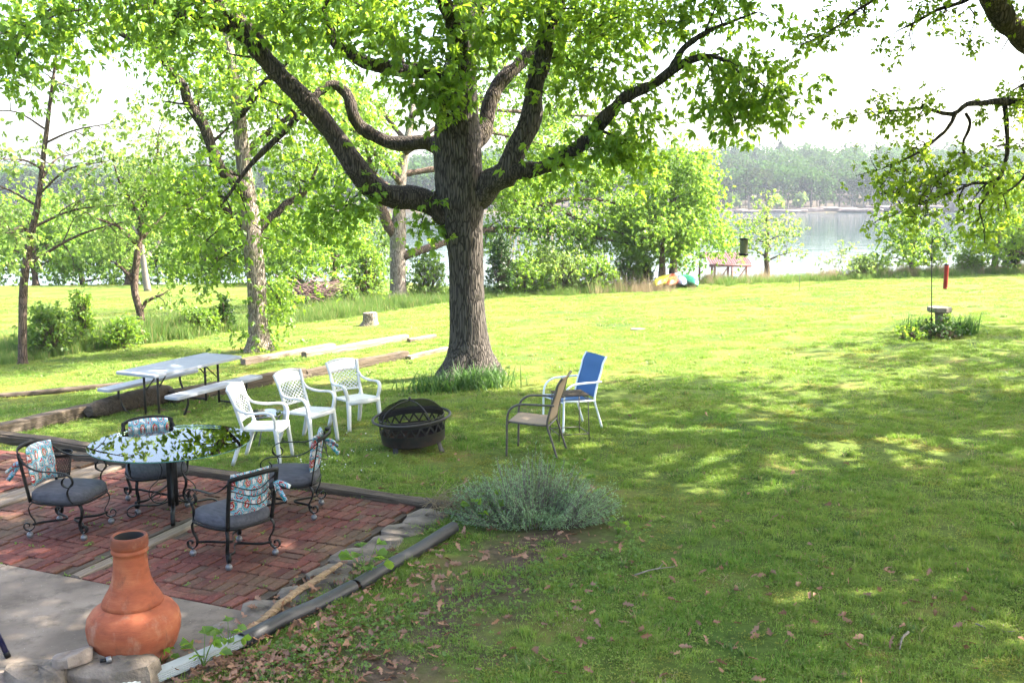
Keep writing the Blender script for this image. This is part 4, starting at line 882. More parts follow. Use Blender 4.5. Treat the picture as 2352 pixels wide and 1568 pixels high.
# ---- the tree at the right whose limbs hang into the frame; its crown shades the near lawn
def right_tree():
    b = np.array([10.2, 14.5, h1(10.2, 14.5)]); t = Tree('shade_oak', b, 'oak outside right edge whose gnarled limbs hang into the sky', 41); Y = 13.2
    z0 = b[2]
    P, R = t.wood([b + (0, 0, -.1), b + (.05, 0, 1.5), b + (-.05, -.1, 3.2), b + (.1, -.1, 5), b + (0, .1, 7.5), b + (.2, 0, 10)], [.42, .36, .34, .30, .2, .08], 'trunk', M['bark_limb'], 24, 40, .05, flare=.8)
    def limb(pts, grow=None, seg=12, nm='limb'):
        P, R = px_path(pts, Y); P, R = t.wood(P, R * (.8 if pts[0][2] < 60 else .95), nm, M['bark_limb'], seg, 34, .07)
        if grow: t.grow(P, R, *grow)
        return P, R
    # big dark limb in the top corner
    limb([(2950, 330, 90, 1.2), (2600, 210, 76, .6), (2450, 150, 66, .3), (2360, 90, 62, .1), (2310, 45, 56, 0), (2275, 0, 50, -.2), (2240, -60, 44, -.5), (2150, -170, 30, -1), (2020, -260, 16, -1.6)], (.72, 2.2, 1.2, .4, .1), 18)
    limb([(2290, 15, 18, 0), (2260, -25, 16, 0), (2210, 5, 13, .1), (2150, 25, 10, .1), (2095, 55, 7, .1), (2060, 72, 3, .1)], (.35, 4.0, .5, .3, .1))
    limb([(2240, -55, 14, -.3), (2140, -60, 11, -.4), (2060, -30, 9, -.5), (2000, 5, 8, -.5), (1960, 30, 6, -.5), (1925, 60, 4, -.5), (1860, 95, 3, -.5)], (.5, 4.5, .45, .28, .0))
    # the horizontal limb and its hanging branches
    limb([(2900, 300, 40, 1.0), (2600, 260, 30, .5), (2430, 238, 26, .2), (2352, 236, 22, .1), (2300, 232, 19, 0), (2262, 238, 17, 0), (2222, 240, 15, 0), (2185, 262, 12, 0), (2120, 248, 8, 0), (2060, 255, 6, 0), (2005, 258, 3, 0), (1975, 262, 2, 0)], (.6, 6.0, .32, .22, .1))
    limb([(2195, 258, 12, 0), (2180, 290, 10, -.1), (2150, 320, 8, -.1), (2118, 345, 7, -.2), (2070, 370, 4, -.2), (2040, 380, 2, -.2)], (.3, 6.5, .45, .26, -.1))
    limb([(2218, 260, 10, .1), (2228, 285, 9, .1), (2212, 330, 7, .1), (2214, 375, 6, .1), (2180, 395, 5, .2), (2120, 420, 3, .2)], (.3, 6.0, .42, .26, -.1))
    limb([(2308, 238, 14, .1), (2312, 290, 13, .1), (2314, 340, 12, .1), (2302, 395, 11, 0), (2280, 418, 9, 0), (2235, 422, 8, 0), (2190, 440, 6, -.1), (2130, 460, 5, -.1), (2080, 480, 2, -.1)], (.35, 6.5, .5, .3, -.1))
    limb([(2290, 415, 8, .1), (2262, 455, 7, .1), (2250, 480, 5, .1), (2262, 530, 3, .1)], (.2, 5.0, .35, .22, -.1))
    limb([(2420, 240, 18, .4), (2400, 320, 14, .4), (2370, 380, 10, .4), (2340, 420, 6, .3), (2300, 450, 3, .2)], (.3, 6.0, .5, .3, -.1))
    limb([(2560, 230, 24, .6), (2440, 160, 16, .5), (2380, 180, 10, .4), (2330, 205, 4, .3)], (.4, 5.0, .4, .26, .1))
    for pts in ([(2092, 58, 3, .1), (2098, 100, 2, .1), (2088, 140, 2, .1), (2060, 185, 1.5, .1), (2030, 205, 1, .1)], [(1975, 5, 3, -.4), (1988, 50, 2, -.4), (1978, 85, 2, -.4), (1985, 115, 1, -.4)], [(2225, 15, 4, 0), (2240, 45, 3, 0), (2222, 85, 2, 0), (2200, 120, 1.5, 0)], [(2330, 60, 4, 0), (2310, 100, 3, 0), (2290, 130, 2, 0)]):
        P, R = px_path(pts, Y); P, R = smooth_path(P, R, 14); t.twig(P, R)
    for (u, v, rad, n) in ((1925, 60, .34, 16), (1880, 100, .26, 12), (1960, 20, .3, 12), (2190, 40, .3, 12), (2240, 90, .22, 8), (2330, 30, .4, 18), (2120, 15, .25, 8), (2090, 400, .4, 18), (2150, 420, .4, 18), (2060, 450, .34, 12), (2040, 400, .25, 8), (2110, 500, .25, 10), (2250, 380, .3, 10), (2330, 330, .35, 14), (2200, 350, .2, 6)):
        t.mass(at(u, v, Y), (rad, rad, rad * .7), int(n * .7), .1)
    t.crown(M['leaf_oak_sunlit'], M['bark_limb'], per=11, L=.066, wid=.55, jit=.085, droop=.15, singles=0)
    t.twigs = MB(); t.ntw = 0; t.tips = []; t.tdir = []
    overhead(t, b, 28, (4.5, 9.8), (4.4, 8.5), 14, .25)
def overhead(t, b, n, reach, zz, per, L=.2):
    """a crown that stays above the camera's frame"""
    r = t.r
    for i in range(n):
        a = i * 2.4 + .4; rc = r.uniform(*reach); p0 = b + np.array([0, 0, r.uniform(*zz)])
        e = p0 + np.array([math.cos(a) * rc, math.sin(a) * rc, r.uniform(.8, 2.6)]); e[1] = min(e[1], 17.5 + r.uniform(-.5, 1)); m = p0 * .5 + e * .5 + np.array([0, 0, r.uniform(.3, .9)])
        e[2] = max(e[2], 4.9 + .19 * max(e[1], 0)); m[2] = max(m[2], 4.5 + .19 * max(m[1], 0))
        q, rr = smooth_path(np.array([p0, m, e]), np.array([.12, .08, .03]), 12); t.twigs.tube(q - b, rr, 7, cap=False); t.ntw += 1
        t.grow(q, rr, .22, 1.3, 2.0, .8, .35, droop=0, tips_per=2)
    keep = lambda T: T[:, 2] > CAM_Z + 1.45 + .21 * np.maximum(T[:, 1], .5)
    t.crown(M['leaf_oak'], M['bark_limb'], per=int(per * 1.4), L=L, wid=.62, simple_=True, jit=.48, keep=keep, droop=.2, ros=2)
def yard_tree():
    b = np.array([6.0, 7.8, h1(6.0, 7.8)]); t = Tree('yard_tree', b, 'tree outside right edge whose crown shades the patio', 42)
    t.wood([b + (0, 0, -.1), b + (.05, 0, 1.5), b + (-.1, .1, 3.2), b + (0, .1, 5), b + (.1, .1, 7.5), b + (0, 0, 9.5)], [.28, .24, .22, .2, .13, .05], 'trunk', M['bark_brown'], 20, 30, .05, flare=.6)
    overhead(t, b, 34, (3.0, 9.0), (4.6, 8.0), 14, .25)
right_tree(); yard_tree()
bx = 17.2
generic_tree('lawn_tree', (bx, 20.0, h1(bx, 20.0)), 'tree outside the right edge shading the lawn by birdbath', 43, 10.5, 11, M['leaf_elm'], M['bark_brown'], trunk_w=.5, n_limb=15, crown_from=.3, L=.26, per=14, per_m=1.8, L2=2.0, tips=2, jit=.4)

# ------------------------------------------------------------------ far shore
def far_tree_mesh(name, seed, H, W, kind, leafmat):
    r = np.random.default_rng(seed); mb = MB(); trunk_h = H * (.55 if kind != 'cedar' else .3)
    mb.tube([(0, 0, -.6), (r.normal(0, .1), 0, trunk_h * .5), (r.normal(0, .2), r.normal(0, .2), trunk_h)], [W * .032 + .05, W * .026 + .04, .05], 6)
    nT = len(mb.Q[0])
    if kind == 'cedar': c = [(np.array([0, 0, z]), W / 2 * (1 - .85 * (z / H)) + .3) for z in np.linspace(H * .14, H * .98, 11)]
    else: c = [(np.array([r.normal(0, W * .2), r.normal(0, W * .2), H * r.uniform(.24, .9)]), W * r.uniform(.17, .3)) for _ in range(12)]
    B = np.concatenate([p + r.normal(0, 1, (26, 3)) / 1.6 * rad * np.array([1, 1, .7]) for p, rad in c]); B[:, 2] = np.maximum(B[:, 2], H * .12)
    V, Q = leaves_np(B, r.normal(0, 1, B.shape), np.full(len(B), 1.05) * r.uniform(.6, 1.3, len(B)), r, .9, simple_=True)
    n0 = mb.n; V0 = np.concatenate(mb.V); F0 = np.concatenate(mb.Q)
    me = mesh_np(name, np.concatenate([V0, V]), [np.concatenate([F0, Q + n0])], True)
    me.materials.append(M['twig_grey']); me.materials.append(leafmat)
    me.polygons.foreach_set('material_index', np.concatenate([np.zeros(len(F0), int), np.ones(len(Q), int)]).astype(np.int32)); return me
FT = [far_tree_mesh('shore_tree', 1, 12, 8, 'd', M['leaf_far']), far_tree_mesh('shore_tree', 2, 13, 7, 'd', M['leaf_far']), far_tree_mesh('shore_tree', 3, 11, 7, 'd', M['leaf_far2']), far_tree_mesh('shore_tree', 4, 12, 5.5, 'cedar', M['leaf_cedar']), far_tree_mesh('shore_tree', 5, 9.5, 4.5, 'cedar', M['leaf_cedar']), far_tree_mesh('shore_tree', 6, 4.2, 3.2, 'd', M['leaf_pale'])]
FL = ['green broadleaf tree', 'tall green broadleaf tree', 'olive broadleaf tree', 'tall dark cedar', 'low dark cedar', 'small pale bush']
ORD = ['first', 'second', 'third', 'fourth', 'fifth', 'sixth', 'seventh', 'eighth', 'ninth', 'tenth', 'eleventh', 'twelfth', 'thirteenth', 'fourteenth', 'fifteenth', 'sixteenth', 'seventeenth', 'eighteenth', 'nineteenth', 'twentieth']
def far_shore():
    r = np.random.default_rng(9)
    def data_of(me):
        v = np.empty(len(me.vertices) * 3, np.float32); me.vertices.foreach_get('co', v); f = np.empty(len(me.loops), np.int32); me.loops.foreach_get('vertex_index', f); m = np.empty(len(me.polygons), np.int32); me.polygons.foreach_get('material_index', m)
        return v.reshape(-1, 3), f.reshape(-1, 4), m
    data = [data_of(me) for me in FT]; parts = []
    for v, f, m in data:
        nt = int(f[m == 0].max()) + 1; a_ = mesh_np('trunk', v[:nt], f[m == 0]); b_ = mesh_np('crown', v[nt:], f[m == 1] - nt); parts.append((a_, b_))
    for k_, (a_, b_) in enumerate(parts): a_.materials.append(M['twig_grey']); b_.materials.append(FT[k_].materials[1])
    V, F, mi, n = [], [], [], 0; count = [0] * 6
    def mass(k, x, y, s_, a):
        nonlocal n
        v, f, m = data[k]; R = np.array([[math.cos(a), -math.sin(a), 0], [math.sin(a), math.cos(a), 0], [0, 0, 1]])
        V.append(v @ R.T * s_ + (x, y, h1(x, y))); F.append(f + n); mi.append(np.where(m == 0, 0, [1, 1, 2, 3, 3, 1][k])); n += len(v)
    for i in range(170):
        x = -190 + 380 * (i + r.uniform(-.3, .3)) / 170; k = int(r.choice(6, p=[.18, .14, .2, .15, .2, .13])); y = (316 if k != 5 else 313) + r.uniform(0, 7 if k != 5 else 2) - 4 * float(vnoise(x, 0, 22, 5)); q_ = r.uniform(.85, 1.15); a = r.uniform(0, 6.28)
        if 58 < x < 158:                                        # these stand in the open view over the lake
            o = thing('shore_tree', (x, y, h1(x, y)), a, '%s, %s of its kind from left, on far shore' % (FL[k], ORD[count[k]]), 'tree', 'front row of trees on the far shore'); o.scale = (q_, q_, q_); count[k] += 1
            for nm, me in zip(('trunk', 'crown'), parts[k]):
                c = bpy.data.objects.new(nm, me); COL.objects.link(c); c.parent = o
                if nm == 'crown': tag(c, kind='stuff')
        else: mass(k, x, y, q_, a)
    for i in range(560):
        y = 326 + 170 * r.uniform(0, 1) ** 1.1; x = r.uniform(-.58, .58) * y; mass(int(r.choice(5, p=[.36, .32, .2, .07, .05])), x, y, r.uniform(.85, 1.25), r.uniform(0, 6.28))
    me = mesh_np('far_forest', np.concatenate(V), np.concatenate(F))
    for q_ in ('twig_grey', 'leaf_far', 'leaf_far2', 'leaf_cedar'): me.materials.append(M[q_])
    me.polygons.foreach_set('material_index', np.concatenate(mi).astype(np.int32))
    tag(obj_me('far_forest', me, None), 'hazy wooded hillside behind the far shore', 'forest', kind='stuff')
    for i in range(16):
        x = 62 + i * 4.6 + r.uniform(-1, 1); y = 310.5 + r.uniform(-1.5, 2) - 4 * float(vnoise(x, 0, 22, 5))
        rock('shore_ledge', (x, y, -3.9 + .16 * (y - 309)), (r.uniform(5, 12), r.uniform(2.5, 5), r.uniform(.7, 1.5)), M['rock_shore'], 'pinkish rock ledge at the far waterline, %s from the left' % ORD[i], 100 + i, r.uniform(-.1, .1), 'rock ledges of the far shore', cat='rock')
    for i in range(5):
        rock('shore_cliff', (136 + i * 5.2, 313 + r.uniform(-1, 1), -2.4), (6.2, 4, 3.4), M['rock_shore'], 'low rock cliff block on far shore, %s from left' % ORD[i], 140 + i, r.uniform(-.2, .2), 'low cliff of the far shore', cat='rock')
far_shore()
# ------------------------------------------------------------------ grass, shrubs, plants
def blades_np(B, H, W, lean, r, seg2=True):
    """curved blades: base B, height H, width W"""
    n = len(B); a = r.uniform(0, 2 * PI, n); d = np.stack([np.cos(a), np.sin(a), np.zeros(n)], -1); s = np.stack([-np.sin(a), np.cos(a), np.zeros(n)], -1)
    b2 = r.uniform(0, 2 * PI, n); s = np.stack([np.cos(b2), np.sin(b2), np.zeros(n)], -1)
    H = H[:, None]; W = W[:, None]; ln = (lean * r.uniform(.1, 1, n))[:, None]; z = np.array([0, 0, 1.])
    m = B + z * H * .55 + d * H * ln * .35; t = B + z * H * np.sqrt(np.clip(1 - (ln * .6) ** 2, .2, 1)) + d * H * ln
    V = np.stack([B - s * W / 2, B + s * W / 2, m + s * W * .42, m - s * W * .42, t], 1); i = np.arange(n)[:, None] * 5
    return V.reshape(-1, 3), i + [0, 1, 2, 3], i + [3, 2, 4]
def patch(name, n, rad, h, w, lean, mat, seed, clover=0):
    r = np.random.default_rng(seed); a = r.uniform(0, 2 * PI, n); q = rad * np.abs(r.normal(0, .5, n)) ** .8
    B = np.stack([np.cos(a) * q, np.sin(a) * q, np.full(n, -.012)], -1); clump = .65 + .5 * vnoise(B[:, 0] + seed, B[:, 1], .07, seed)
    H = h * r.uniform(.4, 1.25, n) * np.clip(clump, .35, 1.3); V, Q, T = blades_np(B, H, w * r.uniform(.6, 1.3, n), lean, r)
    F = [Q, T]
    if clover:
        a = r.uniform(0, 2 * PI, clover); q = rad * r.uniform(0, .9, clover); C = np.stack([np.cos(a) * q, np.sin(a) * q, r.uniform(.015, h * .8, clover)], -1)
        V2, Q2 = leaves_np(np.repeat(C, 3, 0), r.normal(0, 1, (clover * 3, 3)) * np.array([1, 1, .12]), np.full(clover * 3, .014), r, .9, simple_=True); F[0] = np.concatenate([Q, Q2 + len(V)]); V = np.concatenate([V, V2])
    me = mesh_np(name, V, F); me.materials.append(mat); o = bpy.data.objects.new(name, me); return o
def scatter(name, protos, P, rot, scl, idx, label, cat, zscl=None):
    """one object that repeats the tufts over points"""
    c = bpy.data.collections.new(name + '_tufts')
    for i, o in enumerate(protos): o.name = '%s_tuft_%02d' % (name, i); c.objects.link(o)
    me = bpy.data.meshes.new(name); me.vertices.add(len(P)); me.vertices.foreach_set('co', np.asarray(P, np.float32).ravel())
    for nm, ty, dat in (('rot', 'FLOAT', rot), ('scl', 'FLOAT', scl), ('zscl', 'FLOAT', scl if zscl is None else zscl), ('idx', 'INT', idx)):
        at_ = me.attributes.new(nm, ty, 'POINT'); at_.data.foreach_set('value', np.asarray(dat, np.int32 if ty == 'INT' else np.float32))
    o = bpy.data.objects.new(name, me); COL.objects.link(o); tag(o, label, cat, kind='stuff')
    g = bpy.data.node_groups.new(name, 'GeometryNodeTree'); g.interface.new_socket('Geometry', in_out='INPUT', socket_type='NodeSocketGeometry'); g.interface.new_socket('Geometry', in_out='OUTPUT', socket_type='NodeSocketGeometry')
    N = g.nodes; gi, go = N.new('NodeGroupInput'), N.new('NodeGroupOutput'); ci = N.new('GeometryNodeCollectionInfo'); ci.inputs[0].default_value = c; ci.inputs[1].default_value = True; ci.inputs[2].default_value = True
    ip = N.new('GeometryNodeInstanceOnPoints'); ip.inputs['Pick Instance'].default_value = True
    def attr(nm, ty): q_ = N.new('GeometryNodeInputNamedAttribute'); q_.data_type = ty; q_.inputs[0].default_value = nm; return q_.outputs[0]
    cx = N.new('ShaderNodeCombineXYZ'); g.links.new(attr('rot', 'FLOAT'), cx.inputs[2])
    g.links.new(gi.outputs[0], ip.inputs['Points']); g.links.new(ci.outputs[0], ip.inputs['Instance']); g.links.new(attr('idx', 'INT'), ip.inputs['Instance Index'])
    g.links.new(cx.outputs[0], ip.inputs['Rotation']); sv = N.new('ShaderNodeCombineXYZ'); sc_ = attr('scl', 'FLOAT'); g.links.new(sc_, sv.inputs[0]); g.links.new(sc_, sv.inputs[1]); g.links.new(attr('zscl', 'FLOAT'), sv.inputs[2]); g.links.new(sv.outputs[0], ip.inputs['Scale']); g.links.new(ip.outputs[0], go.inputs[0])
    md = o.modifiers.new('scatter', 'NODES'); md.node_group = g; return o
def in_view(P, m=60):
    u = 1176 + FPX * P[:, 0] / P[:, 1]; return (u > -m) & (u < 2352 + m)

def lawn():
    r = np.random.default_rng(12)
    pro = [patch('g', 420, .26, .060, .006, .8, M['grass'], 1), patch('g', 380, .26, .05, .0055, .9, M['grass'], 2, 40), patch('g', 340, .26, .07, .006, .8, M['grass'], 3, 20), patch('g', 240, .26, .04, .0055, .9, M['grass'], 4, 80), patch('g', 110, .11, .13, .008, .8, M['grass'], 5), patch('g', 70, .2, .06, .006, 1.0, M['grass_dry'], 6), patch('g', 420, .24, .026, .006, 1.0, M['moss'], 7, 30), patch('g', 60, .09, .11, .012, .8, M['grass_tall'], 8)]
    pts, sc, ix = [], [], []
    for (y0, y1, dens, s0) in ((3.0, 9, 48, .9), (9, 16, 26, 1.1), (16, 27, 9, 1.55), (27, 47, 3.6, 2.3)):
        n = int((y1 - y0) * 2 * .75 * (y1 + 1) * dens); P = np.stack([r.uniform(-1, 1, n) * .75 * (y1 + 1), r.uniform(y0, y1, n)], -1)
        P = P[in_view(P, 480) & ~on_patio(P[:, 0], P[:, 1], .02)]
        nz = vnoise(P[:, 0], P[:, 1], .55, 4) + .6 * vnoise(P[:, 0], P[:, 1], .2, 8); nz2 = vnoise(P[:, 0] + 3, P[:, 1] * .8, 1.1, 11) + .5 * vnoise(P[:, 0], P[:, 1], .33, 5); bare = np.clip(.95 - .6 * (nz > .7) - .72 * (nz2 > .62) - .95 * np.clip(1.15 - 1.25 * np.abs(P[:, 0] - (.545 * P[:, 1] - 4.65) - .12 * (9.6 - P[:, 1])) + .6 * vnoise(P[:, 0], P[:, 1], .3, 9), 0, 1) * (P[:, 1] < 9.7), .10, 1)
        ok = r.uniform(0, 1, len(P)) < bare; ms = (~ok) & (r.uniform(0, 1, len(P)) < .55) & ~((P[:, 1] < 9.7) & (np.abs(P[:, 0] - (.545 * P[:, 1] - 4.65)) < 1.0)); moss = ms[ok | ms]; P = P[ok | ms]
        # bare ring under the chairs and pit
        pts.append(P); sc.append(s0 * r.uniform(.75, 1.2, len(P))); q_ = np.where(moss, 6, r.choice([0, 1, 2, 3, 4, 5, 7], len(P), p=[.26, .21, .19, .13, .08, .05, .08])); ix.append(q_)
    P = np.concatenate(pts); z = hh(P[:, 0], P[:, 1]); sc = np.concatenate(sc); ix = np.concatenate(ix)
    # beyond the weed strip the meadow starts; keep the same grass
    scatter('lawn_grass', pro, np.column_stack([P, z]), r.uniform(0, 6.28, len(P)), sc, ix, 'mown lawn grass with clover and thin mossy patches', 'grass', np.minimum(sc, 1.0) * r.uniform(.7, 1.05, len(P)))
lawn()

# weed strip along the edge of the lawn, from the left sapling to the kayaks
STRIP = np.array([gp(u, v)[:2] for u, v in ((-120, 858), (0, 838), (150, 815), (300, 792), (430, 778), (560, 758), (700, 742), (800, 730), (900, 712), (1000, 698), (1130, 686), (1250, 680), (1380, 674), (1480, 668))])
def strip_pts(n, r, w0, w1):
    f = r.uniform(0, len(STRIP) - 1.001, n); i = f.astype(int); t = (f - i)[:, None]; P = STRIP[i] * (1 - t) + STRIP[i + 1] * t
    return P + np.stack([-.25 * np.ones(n), np.ones(n)], -1) * r.uniform(w0, w1, n)[:, None] + r.normal(0, .15, (n, 2))
def weeds():
    r = np.random.default_rng(14)
    pro = [patch('t', 130, .34, .50, .013, .5, M['grass_tall'], 11), patch('t', 120, .34, .38, .012, .6, M['grass_tall'], 12, 30), patch('t', 80, .3, .62, .009, .4, M['grass_tall'], 13)]
    P = np.concatenate([strip_pts(1500, r, 0, 2.0), strip_pts(600, r, 1.5, 4.5)[:600]])
    P = P[in_view(P, 150)]; h_ = .85 + .5 * vnoise(P[:, 0], P[:, 1], 1.5, 6)
    B = np.stack([r.uniform(8.5, 34, 900), np.zeros(900)], -1); B[:, 1] = 46.0 + 1.2 * vnoise(B[:, 0], 0 * B[:, 0], 5, 2) - 1.6 * sstep(16, 30, B[:, 0]) + r.normal(0, .7, 900)
    P = np.concatenate([P, B]); h_ = np.concatenate([h_, np.full(900, .75)])
    scatter('tall_weeds', pro, np.column_stack([P, hh(P[:, 0], P[:, 1])]), r.uniform(0, 6.28, len(P)), h_ * r.uniform(.6, 1.2, len(P)), r.integers(0, 3, len(P)), 'strip of tall green weeds along the edge of the lawn', 'weeds')
    pro = [patch('d', 70, .3, .75, .008, .35, M['grass_dry'], 21), patch('d', 60, .34, .55, .009, .5, M['grass_dry'], 22)]
    D = []
    for u, n, w in ((1450, 60, 1.6), (1350, 45, 1.6), (1240, 14, 1.2)): c = gp(u, 672); D.append(c[:2] + r.normal(0, 1, (n, 2)) * (w * .7, .5) + (0, .6))
    n = 300; x = np.concatenate([r.uniform(13.5, 21, 160), r.uniform(21, 31, 90), r.uniform(8.5, 12, 50)]); D.append(np.stack([x, 46.4 + 1.2 * vnoise(x, 0 * x, 5, 2) - 1.6 * sstep(16, 30, x) + r.normal(0, .6, n)], -1))
    P = np.concatenate(D); scatter('dry_grass', pro, np.column_stack([P, hh(P[:, 0], P[:, 1])]), r.uniform(0, 6.28, len(P)), r.uniform(.6, 1.15, len(P)), r.integers(0, 2, len(P)), 'tan and pinkish dry grass along the lake bank', 'dry grass')
weeds()

def shrub(name, c, rad, hgt, leaf, label, seed, n=150, L=.10, per=7, stems=7, cat='shrub', group=None, cone=False, bark='bark_brown', open_=.0):
    t = Tree(name, c, label, seed, cat, group); r = t.r; b = t.base
    for i in range(stems):
        a = i * 2.4; e = b + np.array([math.cos(a) * rad * .55, math.sin(a) * rad * .55, hgt * r.uniform(.6, .95)]); t.twig(curve([b + r.normal(0, .04, 3) * (1, 1, 0), (b + e) / 2 + np.array([0, 0, hgt * .12]), e], 6), np.linspace(.02 * hgt + .004, .005, 6))
    for i in range(n):
        f = r.uniform(.08, 1) ** .8; w = rad * ((1 - f) * 1.05 if cone else math.sin(PI * min(1, .18 + f * .74)) ** .7) * (.75 + .25 * math.sin(i * 1.7 + seed)); a = r.uniform(0, 6.28); q_ = r.uniform(.35, 1) ** .5
        p = b + np.array([math.cos(a) * w * q_, math.sin(a) * w * q_, f * hgt * r.uniform(.85, 1.08)]); st = b + np.array([0, 0, f * hgt * .55]) + (p - b) * np.array([.4, .4, 0])
        t.twig([st, (st + p) / 2 + r.normal(0, .03, 3), p], [.006, .005, .003], 4); t.tips.append(p); t.tdir.append(unit(p - st + np.array([0, 0, .1])))
    t.crown(M[leaf], M[bark], per=per, L=L, simple_=True, jit=rad * .16, droop=.1, name='foliage'); return t
SH = [(120, 815, .75, 1.2, 'leaf_shrub', 'feathery shrub right of the leaning sapling base'), (190, 800, .4, 1.5, 'leaf_elm', 'upright bushy sprout between the two slim trunks'), (285, 800, .6, .8, 'leaf_elm', 'low shrub left of crooked tree base'), (445, 772, .5, .8, 'leaf_shrub', 'small shrub in weeds right of the crooked tree'),
      (518, 762, .45, 1.0, 'leaf_dark', 'young dark cedar in weeds left of the vine tree'), (480, 768, .4, .7, 'leaf_elm', 'low green bush beside young dark cedar'), (640, 735, .7, 1.3, 'leaf_elm', 'green shrub directly right of vine tree trunk'), (845, 705, .8, 2.2, 'leaf_elm', 'tall leafy shrub left of the grey forked tree'), (800, 715, .5, .9, 'leaf_shrub', 'light shrub right of the brush pile'),
      (985, 690, 1.0, 1.7, 'leaf_shrub', 'light green shrub between grey tree and the oak'), (1150, 680, 1.0, 2.2, 'leaf_dark', 'dark cedar bush right of the oak trunk'), (1205, 676, 1.1, 1.4, 'leaf_lime', 'lime shrub beside the dark cedar bush'), (1290, 672, 1.2, 1.5, 'leaf_pale', 'pale shrub below the long reaching limbs'), (1365, 670, 1.1, 1.4, 'leaf_lime', 'tall shrub left of the dry grass clump'), (1440, 662, .8, 1.3, 'leaf_shrub', 'low bush behind the dry grass clump'),  # tall shrub by the dry grass: sunlight put into its lime leaf colour
      (1250, 664, 1.2, 1.9, 'leaf_pale', 'tall green shrub behind the lime shrub'), (1990, 640, .9, .9, 'leaf_pale', 'low pale shrub at the bank left of dark tree'), (2230, 630, .9, .9, 'leaf_shrub', 'low shrub on the right bank near tall trunk'), (2330, 628, 1.1, 1.6, 'leaf_dark', 'dark bush at right edge of the bank'), (1480, 655, .7, 1.3, 'leaf_dark', 'dark undergrowth bush left of leaning trunk')]  # tall green shrub: pale leaf colour stands in for sun on it
for i, (u, v, rd, hg, lf, lb) in enumerate(SH):
    c = gp(u, v) if v > 641 else gt(u, v, 46.3)
    shrub('shrub', c, rd, hg, lf, lb, 200 + i, n=int(90 + 100 * rd * hg), per=13, L=.13 if rd > .6 else .10, cone=lf == 'leaf_dark', group='shrubs along the lawn edge')

# canes behind the shrubs
def canes():
    r = np.random.default_rng(8); c = gp(1270, 664) + np.array([0, 2.5, 0]); mb = MB()
    for i in range(70):
        p = np.array([c[0] + r.normal(0, 1.5), c[1] + r.normal(0, .5), 0]); p[2] = h1(p[0], p[1]); H = r.uniform(2.2, 3.4); l = r.normal(0, .15, 2); mb.tube(curve([p, p + (l[0] * .4, l[1] * .4, H * .5), p + (l[0], l[1], H)], 5), np.linspace(.018, .006, 5), 4)
    tag(mb.build('dry_canes', M['grass_dry']), 'upright tan dry canes among shrubs right of the oak', 'canes', kind='stuff')
canes()
def brush_pile():
    r = np.random.default_rng(6); c = gp(732, 716) + np.array([0, .2, .15]); mb = MB()
    for i in range(190):
        a = r.uniform(-1, 1); L = r.uniform(.5, 1.5); p = c + np.array([r.normal(0, .5), r.normal(0, .35), 0]); p[2] += abs(r.normal(.42, .24)); d = np.array([math.cos(a), math.sin(a) * .8, r.normal(0, .3)]); q_ = curve([p - d * L / 2, p + r.normal(0, .05, 3), p + d * L / 2], 5); q_[:, 2] = np.maximum(q_[:, 2], c[2] + .02); mb.tube(q_, np.linspace(.022, .007, 5), 5)
    tag(mb.build('brush_pile', simple('cut_brush', (.07, .04, .035), (.24, .15, .13), 6, .9, .2)), 'heap of cut reddish-brown brush at the weed strip', 'brush pile')
brush_pile()

# strap-leaved clumps
def strap_clump(name, c, n, H, rad, label, seed, cat='plant', w=.018):
    r = np.random.default_rng(seed); B = np.stack([r.normal(0, rad * .55, n), r.normal(0, rad * .4, n), np.full(n, -.02)], -1)
    mb = MB()
    a = r.uniform(0, 2 * PI, n); L = H * r.uniform(.6, 1.25, n)
    for i in range(n):
        d = np.array([math.cos(a[i]), math.sin(a[i]), 0]); s = np.array([-d[1], d[0], 0]); le = r.uniform(.25, .85); k = 6; f = np.linspace(0, 1, k)
        x = L[i] * le * f ** 1.5; z = L[i] * (f - le * .62 * f ** 2.4); z = np.maximum(z, .012); ww = w * r.uniform(.7, 1.2) * (1 - f ** 2.2) / 2 + .0008
        P = B[i] + d * x[:, None] + np.array([0, 0, 1]) * z[:, None]; mb.grid(np.stack([P - s * ww[:, None], P + s * ww[:, None]], 1))
    o = mb.build(name, M['iris'], loc=c); return tag(o, label, cat)
strap_clump('strap_leaf_plant', gp(1092, 890), 520, .46, .50, 'clump of long dark strap leaves at oak foot', 3)
strap_clump('strap_leaf_plant', gp(1000, 897), 260, .40, .46, 'lower strap-leaved clump left of the oak foot', 4)
strap_clump('strap_leaf_plant', gp(1140, 872), 110, .38, .25, 'small strap-leaved clump right of oak roots', 5)

